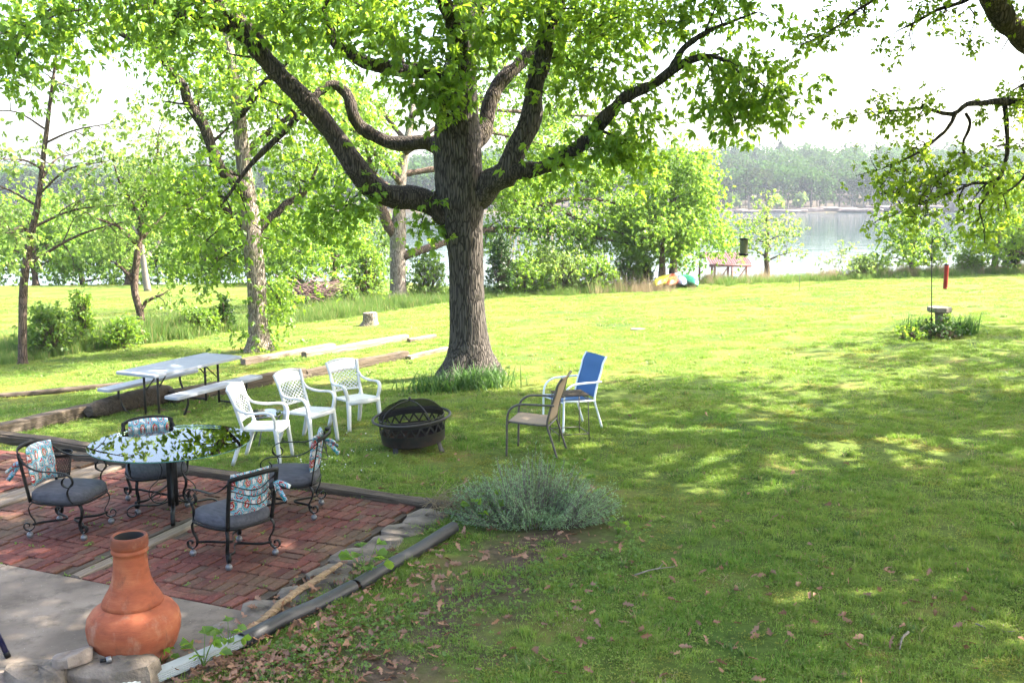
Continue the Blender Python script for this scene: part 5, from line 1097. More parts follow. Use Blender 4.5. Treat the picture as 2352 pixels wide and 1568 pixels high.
def lavender():
    c = gp(1222, 1192); t = thing('lavender_bush', c, 0, 'low grey-green lavender bush beside the end of drain pipe', 'bush'); r = np.random.default_rng(15)
    mb = MB(); B, D, LL = [], [], []
    n = 820
    for i in range(n):
        a = r.uniform(0, 6.28); q_ = r.uniform(0, 1) ** .55; x, y = math.cos(a) * q_ * .86, math.sin(a) * q_ * .5
        hole = math.exp(-((x - .25) ** 2 + (y + .25) ** 2) / .02)
        h_ = (.34 * (1 - q_ ** 2.6) + .11) * r.uniform(.65, 1.25) * (1 - .75 * hole) * (1 + .4 * math.sin(x * 9 + 1) * math.cos(y * 11))
        base = np.array([x * .72, y * .72, 0]); tip = np.array([x * 1.06, y * 1.06, h_]); P = curve([base, (base + tip) / 2 + np.array([0, 0, h_ * .12]), tip], 6); mb.tube(P, np.linspace(.004, .0015, 6), 4, cap=False)
        for f in np.linspace(.3, 1, 12):
            p = P[0] + (P[-1] - P[0]) * f; p = P[min(int(f * 5), 5)] * 1.0
            for _ in range(2): B.append(p + r.normal(0, .006, 3)); D.append(unit(tip - base) * .8 + r.normal(0, .6, 3)); LL.append(r.uniform(.022, .042))
    mb.build('stems', M['twig_grey'], t); V, Q = leaves_np(np.array(B), np.array(D), np.array(LL), r, .22, simple_=True); tag(obj_me('foliage', mesh_np('foliage', V, Q), M['lavender'], t), kind='stuff')
    d = MB()
    for i in range(60):                                        # last year's dry stalks on the left
        a = r.uniform(0, 6.28); p = np.array([-.78 + r.normal(0, .1), .1 + r.normal(0, .12), .04]); d.tube(curve([p, p + (r.normal(0, .1), r.normal(0, .1), r.uniform(.1, .24)), p + (r.normal(.05, .22), r.normal(0, .2), r.uniform(.05, .2))], 6), .0022, 4, cap=False)
    d.build('dry_stalks', M['grass_dry'], t)
lavender()

def weed_plant(c, label, seed, n=9, H=.22, L=.10, name='broadleaf_weed'):
    t = Tree(name, c, label, seed, 'plant'); r = t.r; b = t.base
    for i in range(n):
        a = i * 2.4 + r.uniform(-.3, .3); f = (i + 1) / n; e = b + np.array([math.cos(a) * H * .45 * (1.2 - f * .4), math.sin(a) * H * .45 * (1.2 - f * .4), H * (.35 + .65 * f)]); t.twig(curve([b, (b + e) / 2 + np.array([0, 0, H * .1]), e], 5), np.linspace(.004, .002, 5), 5); t.tips.append(e); t.tdir.append(unit(np.array([math.cos(a), math.sin(a), .15])))
    B, D = np.array(t.tips), np.array(t.tdir); t.twigs.build('stem', M['leaf_shrub'], t.root)
    for i in range(len(B)):
        for q_ in (-.6, .6, 0):
            d = D[i] @ np.array(Matrix.Rotation(q_, 3, 'Z')).T if q_ else D[i]; V, Q = leaves_np(np.zeros((1, 3)), d[None], np.array([L * r.uniform(.7, 1.15)]), r, .72, .12); o = obj_me('leaf', mesh_np('leaf', V, Q), M['leaf_elm'], t.root); o.location = B[i] - b
WE = [((1110, 1205), 'broadleaf weed growing at the open drain pipe end', .3), ((1300, 1175), 'leafy weed growing through the lavender bush', .5), ((840, 1330), 'bright lobed weed standing over the drain pipe', .28), ((525, 1492), 'two-leaved seedling at downspout joint', .18), ((468, 1530), 'leafy seedling in front of downspout middle', .2), ((365, 1530), 'little green seedling among the chiminea rocks', .14), ((1420, 1225), 'low yellow-green weed right of the lavender', .12)]
for i, ((u, v), lb, H) in enumerate(WE):
    c = atz(u, v, .03) if u < 900 else gp(u, v); weed_plant(c, lb, 300 + i, 7 if H < .25 else 9, H, .07 if H < .2 else .095)

def dead_leaves_np(P, D, L, r):
    """lobed oak leaves, cupped and twisted as they dried"""
    D, S, Nn = frame_of(D, r); n = len(P); xs = np.array([0, .16, .30, .42, .55, .68, .82, 1.0]); w = np.array([.02, .13, .06, .24, .10, .26, .13, .0])
    cup = r.uniform(-.5, .9, (n, 1)); tw = r.uniform(-1.0, 1.0, (n, 1)); bend = r.uniform(-.5, .5, (n, 1)); V = np.empty((n, 24, 3)); L = L[:, None]
    for i in range(8):
        c = P + D * L * xs[i] + Nn * L * bend * (xs[i] - .5) ** 2 * 1.6; a = tw * (xs[i] - .5); Sx = S * np.cos(a) + Nn * np.sin(a); Nx = Nn * np.cos(a) - S * np.sin(a); jl, jr = r.uniform(.7, 1.2, (2, n, 1))
        V[:, i] = c + Sx * L * w[i] * jl + Nx * L * w[i] * cup; V[:, 8 + i] = c; V[:, 16 + i] = c - Sx * L * w[i] * jr + Nx * L * w[i] * cup * r.uniform(.3, 1.2, (n, 1))
    q = np.array([(i, i + 1, 8 + i + 1, 8 + i) for i in range(7)] + [(8 + i, 8 + i + 1, 16 + i + 1, 16 + i) for i in range(7)]); q = (np.arange(n)[:, None, None] * 24 + q).reshape(-1, 4)
    return V.reshape(-1, 3), q
def litter():
    r = np.random.default_rng(16); P = []
    for (u, v, n, su, sv) in ((640, 1530, 420, 130, 35), (760, 1440, 220, 100, 40), (540, 1550, 160, 70, 25), (860, 1370, 150, 100, 36), (1000, 1280, 90, 120, 30), (950, 1300, 45, 160, 50), (1280, 1230, 60, 140, 25), (900, 1120, 26, 160, 25), (1000, 1500, 40, 200, 60), (1500, 1150, 40, 250, 90), (1900, 1350, 90, 330, 130), (1400, 1400, 110, 330, 100), (2050, 1450, 50, 220, 80), (880, 1040, 18, 90, 40), (450, 950, 40, 80, 12), (330, 955, 24, 50, 8)):
        a, b = u + r.normal(0, su, n), np.minimum(v + r.normal(0, sv, n), 1600); k_ = ~((a < 330) & (b > 1400)); q_ = gpn(a[k_], b[k_]); q_ = q_[~on_patio(q_[:, 0], q_[:, 1], np.where(q_[:, 1] < 9, -.36, 0))]; q_[:, 2] += r.uniform(.01, .035, len(q_)); P.append(q_)
    P = np.concatenate(P); n = len(P); D = r.normal(0, 1, (n, 3)) * np.array([1, 1, .35]); V, Q = dead_leaves_np(P, D, r.uniform(.04, .11, n), r)
    tag(obj_me('fallen_leaves', mesh_np('fallen_leaves', V, Q), M['dead_leaf']), 'curled brown dead leaves scattered over the ground', 'leaves', kind='stuff')
    # low clover and creeping weeds beside the pipe
    n = 1100; u = r.uniform(560, 1500, n); v = 1210 + (1500 - u) * .32 + np.abs(r.normal(0, 60, n)); P = gpn(u, np.minimum(v, 1610)); P = P[~on_patio(P[:, 0], P[:, 1], .08)]; m = len(P); P[:, 2] += r.uniform(.015, .06, m)
    B = np.repeat(P, 3, 0); V, Q = leaves_np(B, r.normal(0, 1, B.shape) * np.array([1, 1, .2]) + np.array([0, 0, .15]), r.uniform(.016, .036, len(B)), r, .8, simple_=True)
    tag(obj_me('ground_ivy', mesh_np('ground_ivy', V, Q), M['leaf_shrub']), 'creeping small-leaved weeds along the drain pipe', 'weeds', kind='stuff')
    # tiny weeds in the joints of the bricks, and white clover heads
    Wd = []
    for _ in range(90): Wd.append(pat(r.uniform(-.1, 3.6), round(r.uniform(0, 13)) * .216 + r.normal(0, .008), .003))
    B = np.repeat(np.array(Wd), 7, 0) + r.normal(0, .018, (630, 3)) * np.array([1, 1, .2]); V, Q = leaves_np(B, r.normal(0, 1, B.shape) * np.array([1, 1, .3]) + np.array([0, 0, .4]), r.uniform(.012, .035, len(B)), r, .55, simple_=True)
    tag(obj_me('joint_weeds', mesh_np('joint_weeds', V, Q), M['leaf_shrub']), 'tiny weeds sprouting in the brick joints', 'weeds', kind='stuff')
    mb = MB()
    for (u, v, su, sv, n) in ((760, 1060, 60, 40, 34), (1550, 830, 200, 40, 20), (900, 1000, 60, 40, 8)):
        for p in gpn(u + r.normal(0, su, n), v + r.normal(0, sv, n)): (None if on_patio(p[0], p[1], .05) else mb.ball(p + (0, 0, .06), r.uniform(.005, .009), 6))
    tag(mb.build('clover_flowers', M['white_resin']), 'tiny white clover heads in the lawn', 'flowers', kind='stuff')
litter()
def twig_on_lawn(a, b, label, w=.008):
    p, q_ = gp(*a) + (0, 0, .03), gp(*b) + (0, 0, .03); r = np.random.default_rng(int(a[0])); c = curve([p, (p + q_) / 2 + r.normal(0, .02, 3), q_], 10); mb = MB().tube(c, np.linspace(w, w * .4, 10), 6); mb.tube([c[6], c[6] + (.05, .08, .02)], [w * .5, w * .3], 5); tag(mb.build('fallen_twig', M['twig_grey']), label, 'twig')
twig_on_lawn((1458, 1328), (1550, 1308), 'thin grey twig lying in shaded lawn right of lavender')
twig_on_lawn((2240, 1440), (2330, 1458), 'thin twig in the grass near the lower right corner', .006)
twig_on_lawn((2086, 1460), (2066, 1500), 'short pale stick in the grass at lower right', .01)
# ------------------------------------------------------------------ furniture
def face(deg): return math.radians(deg) - PI / 2        # local +Y looks towards that compass angle (0 = +X)
def spiral(c, r0, r1, a0, turns, n=18, plane='yz'):
    a = a0 + np.linspace(0, turns * 2 * PI, n); r = np.linspace(r0, r1, n); q_ = np.zeros((n, 3)); q_[:, 1] = np.cos(a) * r; q_[:, 2] = np.sin(a) * r; return q_ + np.asarray(c)

def patio_chair(loc, deg, label, bow=True):
    o = thing('patio_chair', loc, face(deg), label, 'chair', 'wrought iron chairs round the glass table')
    # padded seat: rounded D, wider in front
    a = np.linspace(0, 2 * PI, 40, endpoint=False); n = len(a)
    ex = np.sign(np.cos(a)) * np.abs(np.cos(a)) ** .55; ey = np.sign(np.sin(a)) * np.abs(np.sin(a)) ** .6
    W = .285 - .03 * (ey < 0) * np.abs(ey); X, Y = ex * W, ey * .285
    rings = [(.93, .345), (1.0, .355), (1.02, .38), (1.0, .415), (.93, .437), (.75, .452), (.4, .462), (.05, .464)]
    V = np.concatenate([np.stack([X * k, Y * k, np.full(n, z)], -1) for k, z in rings]); i, k = np.meshgrid(np.arange(len(rings) - 1), np.arange(n), indexing='ij'); k2 = (k + 1) % n
    mb = MB(); mb.add(V, np.stack([i * n + k, i * n + k2, (i + 1) * n + k2, (i + 1) * n + k], -1).reshape(-1, 4), N=[range(n - 1, -1, -1), range((len(rings) - 1) * n, len(rings) * n)]); mb.build('seat', M['fabric'], o)
    P = np.stack([X * 1.03, Y * 1.03, np.full(n, .345)], -1); P = np.concatenate([P, P[:1]]); MB().sweep(P, .022, .010, (0, 0, 1), 6).build('seat_frame', M['iron'], o)
    # legs: flat bars in an S with a scroll foot and a caster ball
    for sx in (-1, 1):
        for sy in (-1, 1):
            x0, y0 = sx * .225, sy * .235
            out = unit(np.array([sx * .45, sy * 1.0, 0])); side = np.array([-out[1], out[0], 0]); b = np.array([x0, y0, 0])
            q_ = [(-.01, .345), (.03, .29), (.02, .22), (-.015, .155), (-.005, .10), (.03, .072), (.07, .085), (.082, .12), (.062, .145), (.035, .135), (.035, .115)]
            lg = MB().sweep(curve([b + out * f + np.array([0, 0, z]) for f, z in q_], 30),   .034, .009, side, 6).build('leg', M['iron'], o)
            c = MB().ball(b + out * .035 + np.array([0, 0, .030]), .030, 12); c.tube([b + out * .035 + np.array([0, 0, .05]), b + out * .035 + np.array([0, 0, .08])], .008, 6); c.build('caster', M['caster'], lg)
    for sy in (-1, 1):                                        # two bowed stretchers
        q_ = curve([(-.22, sy * .245, .125), (-.13, sy * .20, .12), (0, sy * .035, .12), (.13, sy * .20, .12), (.22, sy * .245, .125)], 24); MB().sweep(q_, .022, .010, (0, 0, 1), 6).build('stretcher', M['iron'], o)
    # back posts, curved top rail, thin wires
    for sx in (-1, 1): MB().sweep(curve([(sx * .225, -.25, .34), (sx * .235, -.285, .55), (sx * .24, -.33, .80)], 12), .040, .013, (1, 0, 0), 6).build('back_post', M['iron'], o)
    MB().sweep(curve([(-.25, -.325, .79), (-.16, -.385, .815), (0, -.41, .825), (.16, -.385, .815), (.25, -.325, .79)], 24), .042, .013, (0, 0, 1), 6).build('top_rail', M['iron'], o)
    for k_, z in enumerate((.72, .67, .60)): MB().tube(curve([(-.235, -.31, z + .03), (0, -.36 - .01 * k_, z - .05), (.235, -.31, z + .03)], 16), .0045, 6).build('back_wire', M['iron'], o)
    # arms: from the post forwards, rolling into a scroll and down to the seat
    for sx in (-1, 1):
        q_ = [np.array(p) for p in ((sx * .24, -.325, .775), (sx * .27, -.24, .70), (sx * .285, -.12, .655), (sx * .29, .05, .65), (sx * .29, .15, .64), (sx * .29, .21, .60), (sx * .285, .215, .54), (sx * .285, .17, .51), (sx * .285, .12, .53), (sx * .285, .115, .57), (sx * .285, .14, .60))]
        MB().sweep(curve(q_, 44), .030, .009, (1, 0, 0), 6).build('arm', M['iron'], o)
        MB().sweep(curve([(sx * .287, .215, .555), (sx * .285, .16, .47), (sx * .275, .17, .40), (sx * .25, .20, .345)], 14), .026, .009, (1, 0, 0), 6).build('arm_support', M['iron'], o)
    # printed cushion tied to the back
    nu, nv = 22, 18; S, T = np.meshgrid(np.linspace(-1, 1, nu), np.linspace(-1, 1, nv), indexing='ij')
    bul = (np.clip(1 - np.abs(S) ** 3.5, 0, 1) * np.clip(1 - np.abs(T) ** 3.5, 0, 1)) ** .45 * .045
    cx, cz = S * .205 * (1 - .05 * T ** 2), T * .19 * (1 - .05 * S ** 2)
    yb = -.255 - .045 * (1 - S ** 2) - (cz + .0) * .13
    c = MB(); i, k = np.meshgrid(np.arange(nu - 1), np.arange(nv - 1), indexing='ij'); Q = np.stack([i * nv + k, i * nv + k + 1, (i + 1) * nv + k + 1, (i + 1) * nv + k], -1).reshape(-1, 4)
    c.add(np.stack([cx, yb + bul, cz], -1).reshape(-1, 3), Q[:, ::-1]); c.add(np.stack([cx, yb - bul * .5 - .002, cz], -1).reshape(-1, 3), Q)
    cu = c.build('back_cushion', M['cushion'], o, loc=(0, 0, .645)); cu['label'] = 'teal, red and white printed back cushion'
    if bow:
        tb = MB()
        for sx, d in ((1, (-.06, -.10, -.02)), (1, (.08, -.06, -.03)), (1, (.02, -.09, -.10))):
            p = np.array([sx * .20, -.33, .03]); tb.sweep(curve([p, p + np.array(d) * .5 + (0, 0, .02), p + np.array(d) * 1.4], 8), [.02, .03, .038, .04, .042, .045, .045, .04], .004, (0, .4, 1), 6)
        tb.build('tie', M['cushion'], cu)
    return o
patio_chair((-4.15, 9.28, 0), -8, 'iron patio chair at left of table beside wire basket')
patio_chair((-3.62, 10.10, 0), -60, 'iron patio chair behind the table facing the camera')
patio_chair((-2.20, 9.82, 0), 182, 'iron patio chair right of the table nearest white chairs')
patio_chair((-2.44, 8.62, 0), 140, 'iron patio chair in front with its cushioned back to camera')

def glass_table():
    c = atz(391, 1014, .74); R = 181 / FPX * math.hypot(c[1], 2.4) * .985
    o = thing('glass_table', (c[0], c[1], 0), .3, 'round glass patio table on black scrolled iron base', 'table')
    MB().lathe([(.001, .728), (R - .006, .728), (R, .734), (R - .006, .740), (.001, .740)], 72).build('table_top', M['glass'], o, auto=20)
    MB().lathe([(R + .0005, .729), (R + .0035, .734), (R + .0005, .7385)], 72).build('glass_rim', M['glass_edge'], o)
    MB().box((0, 0, .40), (.10, .10, .60), bev=.01).build('pedestal', M['iron'], o)
    p = MB(); p.lathe([(.24, .716), (.25, .722), (.26, .716), (.25, .710), (.24, .716)], 36); p.build('support_ring', M['iron'], o)
    for k_ in range(4):
        a = k_ * PI / 2; d = np.array([math.cos(a), math.sin(a), 0]); s = np.array([-d[1], d[0], 0])
        f = lambda *q_: curve([d * x + np.array([0, 0, z]) for x, z in q_], 40)
        lg = MB().sweep(f((.05, .14), (.14, .115), (.26, .12), (.36, .13), (.42, .10), (.43, .05), (.40, .018), (.36, .02), (.345, .05), (.36, .07)), .045, .009, s, 6).build('leg', M['iron'], o)
        MB().sweep(f((.05, .22), (.06, .17), (.12, .13), (.19, .16), (.20, .22), (.15, .25), (.11, .22), (.13, .19)), .032, .007, s, 6).build('scroll', M['iron'], lg)
        MB().sweep(f((.19, .17), (.22, .22), (.20, .30), (.12, .38), (.09, .48), (.14, .58), (.25, .66), (.36, .715), (.42, .722)), .032, .008, s, 6).build('bracket', M['iron'], o)
glass_table()

def chiminea():
    p = atz(313, 1522, 0); o = thing('chiminea', (p[0], p[1], 0), 0, 'orange terracotta chiminea with ringed neck on the concrete', 'chiminea')
    MB().lathe([(.10, .004), (.19, .004), (.205, .02), (.235, .08), (.275, .15), (.30, .23), (.306, .29), (.296, .35), (.265, .395), (.22, .425), (.16, .445)], 48).build('belly', M['terracotta'], o)
    MB().lathe([(.16, .422), (.188, .424), (.200, .442), (.195, .462), (.175, .50), (.145, .55), (.125, .61), (.113, .68), (.108, .76), (.108, .785), (.117, .792), (.121, .803), (.117, .815), (.110, .82), (.112, .826), (.120, .832), (.122, .845), (.120, .893), (.114, .906), (.104, .908), (.094, .898)], 48).build('neck', M['terracotta'], o)
    MB().lathe([(.094, .899), (.090, .86), (.086, .70), (.12, .50), (.14, .44)], 40).build('flue', M['soot'], o)
chiminea()

def wire_basket():
    p = atz(140, 1093, 0); o = thing('wire_basket', (p[0], p[1], 0), 0, 'small black wire mesh basket behind left patio chair', 'basket')
    MB().lathe([(.135, .262), (.145, .272), (.135, .285), (.127, .272), (.135, .262)], 30).lathe([(.118, .235), (.130, .24), (.132, .28), (.128, .28)], 30).build('rim', M['iron'], o)
    mb = MB()
    for k_ in range(26):
        for s in (-1, 1): a = k_ / 26 * 2 * PI; f = np.linspace(0, 1, 8); r = .095 + .035 * f; t = a + s * f * 1.1; mb.tube(np.stack([np.cos(t) * r, np.sin(t) * r, .01 + f * .255], -1), .003, 4, cap=False)
    mb.build('mesh', M['iron'], o); MB().lathe([(.001, .008), (.09, .006), (.097, .012), (.09, .016), (.001, .014)], 24).build('bottom', M['iron'], o)
wire_basket()
def navy_stool():
    a = atz(13, 1514, .0); o = thing('navy_stool', (a[0] - .28, a[1], 0), .12, 'dark navy tube leg of a stool at the lower left edge', 'stool')
    for sx in (-1, 1):
        for y in (-.46, .0):
            d = np.array([-sx * .15, 0, .44]); p = np.array([sx * .28, y, .012]); lg = MB().tube(np.linspace(p, p + d, 4), .019, 14).build('leg', M['navy'], o); MB().tube([p - unit(d) * .010, p + unit(d) * .03], .0205, 14).build('foot_cap', M['iron'], lg)
    S, T = np.meshgrid(np.linspace(-1, 1, 9), np.linspace(0, 1, 9), indexing='ij'); MB().grid(np.stack([S * .17, -.49 + T * .52, .455 - .02 * (1 - S ** 2)], -1), .02).build('seat', M['navy'], o)
navy_stool()
def hose_fitting():
    p = pat(-.02, -1.36, .195); o = thing('hose_fitting', p, .5, 'small grey metal hose fitting on chiminea rocks', 'fitting')
    MB().tube([(-.035, 0, 0), (.0, 0, 0)], .013, 12).build('stem', M['iron'], o); MB().tube([(0, 0, 0), (.006, 0, 0), (.03, 0, 0), (.034, 0, 0)], [.019, .021, .021, .016], 14).build('collar', M['caster'], o)
hose_fitting()

def white_chair(loc, deg, label, sc=1.0):
    o = thing('white_chair', loc, face(deg), label, 'chair', 'white resin garden chairs'); o.scale = (sc,) * 3
    mt = M['white_resin']
    S, T = np.meshgrid(np.linspace(-1, 1, 9), np.linspace(-1, 1, 9), indexing='ij')
    P = np.stack([S * (.235 + .015 * T), T * .225 + .01, .425 - .012 * (1 - S ** 2) * (1 - T ** 2) + .012 * T - .02 * np.clip(T - .7, 0, 1)], -1); MB().grid(P, .022).build('seat', mt, o, auto=50)
    MB().sweep([(-.24, .235, .405), (0, .245, .400), (.24, .235, .405)], .05, .018, (0, 0, 1), 8).build('seat_apron', mt, o)
    for sx in (-1, 1):
        MB().sweep(curve([(sx * .235, .21, .44), (sx * .245, .235, .25), (sx * .262, .262, 0)], 10), np.linspace(.062, .044, 10), np.linspace(.05, .036, 10), (1, 0, 0), 8, 6).build('leg', mt, o)
        MB().sweep(curve([(sx * .21, -.19, .44), (sx * .225, -.235, .25), (sx * .25, -.315, 0)], 10), np.linspace(.058, .046, 10), np.linspace(.055, .04, 10), (1, 0, 0), 8, 6).build('leg', mt, o)
        MB().sweep(curve([(sx * .215, -.185, .42), (sx * .215, -.235, .58), (sx * .225, -.285, .74), (sx * .245, -.335, .875), (sx * .252, -.352, .905)], 18), np.linspace(.046, .036, 18), .034, (1, 0, 0), 8, 4).build('back_post', mt, o)
        q_ = [(sx * .225, -.29, .755), (sx * .245, -.235, .68), (sx * .272, -.15, .645), (sx * .287, -.03, .635), (sx * .29, .09, .645), (sx * .288, .165, .635), (sx * .28, .205, .59), (sx * .266, .215, .53), (sx * .25, .212, .47), (sx * .238, .208, .41)]
        MB().sweep(curve(q_, 36), np.interp(np.linspace(0, 1, 36), [0, .3, .7, 1], [.03, .052, .052, .05]), .028, (1, 0, .0), 8, 4).build('arm', mt, o)
    def back(a, b):                                             # a across -1..1, b up 0..1
        a, b = np.asarray(a, float), np.asarray(b, float); z = .50 + b * .40; w = .205 + .035 * np.clip(b - .45, 0, 1); return np.stack([a * w, -.21 - .15 * b ** 1.1 - .022 * (1 - a ** 2), z + .028 * b * (1 - a ** 2) ** 1.0], -1)
    a = np.linspace(-1, 1, 20); MB().sweep(back(a, np.full(20, 1.0)), .03, .026, (0, 0, 1), 8).build('top_rail', mt, o)
    MB().sweep(back(a, np.full(20, .68)), .02, .02, (0, 0, 1), 8).build('cross_rail', mt, o); MB().sweep(back(a, np.full(20, .03)), .026, .02, (0, 0, 1), 8).build('bottom_rail', mt, o)
    S, T = np.meshgrid(np.linspace(-1, 1, 24), np.linspace(.68, 1.0, 8), indexing='ij'); P = back(S, T); P[..., 1] += .006 * np.sin(S * 21) * np.sin(T * 60); MB().grid(P, .010).build('crest', k_crest, o)
    la = MB()
    for s in (-1, 1):
        for c in np.arange(-1.85, 1.86, .31):
            f = np.linspace(.03, .68, 12); x = c + s * (f - .35) * 2.55; ok = np.abs(x) <= 1.0
            if ok.sum() >= 2: la.sweep(back(x[ok], f[ok]), .013, .010 + .002 * s, (1, 0, 0), 6)
    la.build('lattice', mt, o); return o
k = NT('embossed_white_resin'); co = k.coord('Object'); k_crest = k.principled((.78, .79, .80), .42, k.bump(k.n('TexVoronoi', Vector=co, Scale=38.0).outputs[0], 1.0, .012))
def at_ground(x, y): return (x, y, h1(x, y))
white_chair(at_ground(-2.98, 12.02), -4, 'white resin chair nearest the glass table seen from its side')
white_chair(at_ground(-2.66, 13.10), -30, 'white resin chair in the middle of the three')
white_chair(at_ground(-2.22, 14.22), -50, 'white resin chair farthest back near the oak')

def side_table():
    x, y = -3.22, 13.02; o = thing('side_table', at_ground(x, y), .4, 'low glass side table between two white chairs', 'table'); a = np.arange(6) * PI / 3; r = .27
    V = np.concatenate([np.stack([np.cos(a) * r, np.sin(a) * r, np.full(6, z)], -1) for z in (.408, .416)]); MB().add(V, [(i, (i + 1) % 6, (i + 1) % 6 + 6, i + 6) for i in range(6)], N=[range(5, -1, -1), range(6, 12)]).build('table_top', M['glass'], o, smooth=False)
    P = np.stack([np.cos(a) * r, np.sin(a) * r, np.full(6, .405)], -1)
    fr = MB()
    for i in range(6): fr.tube([P[i], P[(i + 1) % 6]], .010, 6)
    fr.build('frame', M['caster'], o)
    for i in range(3): d = np.array([math.cos(i * 2.094), math.sin(i * 2.094), 0]); MB().tube([d * .22 + np.array([0, 0, .40]), d * .12 + np.array([0, 0, .2]), d * .25], .010, 8).build('leg', M['caster'], o)
side_table()

def sling_chair(loc, deg, frame, sling, label, name='sling_chair'):
    o = thing(name, loc, face(deg), label, 'chair', 'sling garden chairs on the lawn'); o.scale = (1.05,) * 3
    for sx in (-1, 1):
        MB().tube(curve([(sx * .272, .27, 0), (sx * .272, .265, .25), (sx * .272, .26, .48), (sx * .272, .22, .58), (sx * .272, .13, .635), (sx * .272, .0, .645), (sx * .272, -.18, .645), (sx * .268, -.30, .645)], 34), .0135, 10).build('arm', M[frame], o)
        MB().tube(curve([(sx * .25, -.34, 0), (sx * .25, -.27, .22), (sx * .25, -.215, .40), (sx * .25, -.245, .58), (sx * .25, -.31, .78), (sx * .25, -.335, .88), (sx * .25, -.39, .97)], 30), .0135, 10).build('leg', M[frame], o)
        MB().tube([(sx * .25, -.215, .40), (sx * .25, .0, .405), (sx * .255, .265, .425)], .012, 8).build('seat_rail', M[frame], o)
    for p, q_ in (((-.25, -.215, .385), (.25, -.215, .385)), ((-.27, .255, .405), (.27, .255, .405))): MB().tube([p, q_], .011, 8).build('crossbar', M[frame], o)
    S, T = np.meshgrid(np.linspace(-1, 1, 7), np.linspace(0, 1, 14), indexing='ij')
    P = np.stack([S * .245, -.20 + T * .465, .41 + .018 * T - .022 * (1 - S ** 2) * np.sin(PI * T) - .03 * np.clip(T - .9, 0, 1) * 3], -1); MB().grid(P, .006).build('seat', M[sling], o)
    c = curve([(0, -.22, .435), (0, -.245, .58), (0, -.31, .78), (0, -.335, .88), (0, -.387, .965)], 14)
    P = np.stack([S * .245, np.broadcast_to(c[:, 1], S.shape) - .020 * (1 - S ** 2), np.broadcast_to(c[:, 2], S.shape)], -1); MB().grid(P, .006).build('backrest', M[sling], o); return o
sling_chair(at_ground(.28, 12.5), 165, 'brown_steel', 'sling_tan', 'tan sling chair with brown frame facing the fire pit')
sling_chair(at_ground(.82, 13.98), 207, 'white_steel', 'sling_blue', 'blue sling chair with white frame behind the tan one')
def wire_stand():
    p = gp(1308, 1006); o = thing('wire_stand', p, .25, 'tall rusty wire stand table between the two sling chairs', 'stand')
    w = .19
    for sx in (-1, 1):
        for sy in (-1, 1): MB().tube([(sx * w * 1.1, sy * w * 1.1, 0), (sx * w, sy * w, .60)], .007, 6).build('leg', M['brown_steel'], o)
    for z, n in ((.10, 'lower_ring'), (.56, 'upper_ring')):
        k_ = 1.08 if z < .3 else 1.0; q_ = [(-w * k_, -w * k_, z), (w * k_, -w * k_, z), (w * k_, w * k_, z), (-w * k_, w * k_, z), (-w * k_, -w * k_, z)]; mb = MB()
        for a, b in zip(q_, q_[1:]): mb.tube([a, b], .006, 6)
        mb.build(n, M['brown_steel'], o)
    for i in range(6): MB().box((0, -w + .035 + i * .066, .61), (2 * w + .05, .058, .014), bev=.003).build('slat', M['timber'], o)
wire_stand()

def picnic_table():
    o = thing('picnic_table', at_ground(-5.45, 16.65), math.radians(65), 'folding picnic table with grey plastic top and two benches', 'picnic table'); o.scale = (1.13, 1.1, 1.05)
    def slab(w, l, z, t, name):
        a = np.array([(-1, -1), (1, -1), (1, 1), (-1, 1)]); c = .05; pts = []
        for sx, sy in a:
            for k_ in range(5): an = math.atan2(sy, sx) - PI / 4 + k_ * PI / 8; pts.append((sx * (l / 2 - c) + math.cos(an) * c, sy * (w / 2 - c) + math.sin(an) * c))
        pts = np.array(pts); n = len(pts); rings = [(-t, .97), (-t * .9, 1.0), (-.008, 1.0), (0, .99)]
        V = np.concatenate([np.column_stack([pts * [1 - (1 - k_) * .3, 1 - (1 - k_)], np.full(n, z + dz)]) for dz, k_ in rings]); i, k = np.meshgrid(np.arange(3), np.arange(n), indexing='ij'); k2 = (k + 1) % n
        return MB().add(V, np.stack([i * n + k, i * n + k2, (i + 1) * n + k2, (i + 1) * n + k], -1).reshape(-1, 4), N=[range(n - 1, -1, -1), range(3 * n, 4 * n)]).build(name, M['grey_plastic'], o, auto=40)
    slab(.76, 1.83, .735, .045, 'table_top')
    for s in (-1, 1): b = slab(.26, 1.83, .44, .045, 'bench'); b.location = (0, s * .64, 0)
    for e in (-.62, .62):
        for s in (-1, 1):
            MB().tube([(e, s * .13, .70), (e, s * .13, .0)], .018, 10).build('leg', M['iron_matt'], o)
            MB().tube(curve([(e + .02, s * .66, .40), (e + .02, s * .66, .28), (e + .02, s * .58, .10), (e + .02, s * .48, .022), (e + .02, s * .13, .018)], 24), .017, 10).build('bench_support', M['iron_matt'], o)
            MB().tube([(e - math.copysign(.28, e), s * .08, .69), (e, s * .10, .42)], .010, 8).build('brace', M['iron_matt'], o)
        MB().tube([(e, -.13, .685), (e, .13, .685)], .014, 8).build('crossbar', M['iron_matt'], o)
picnic_table()

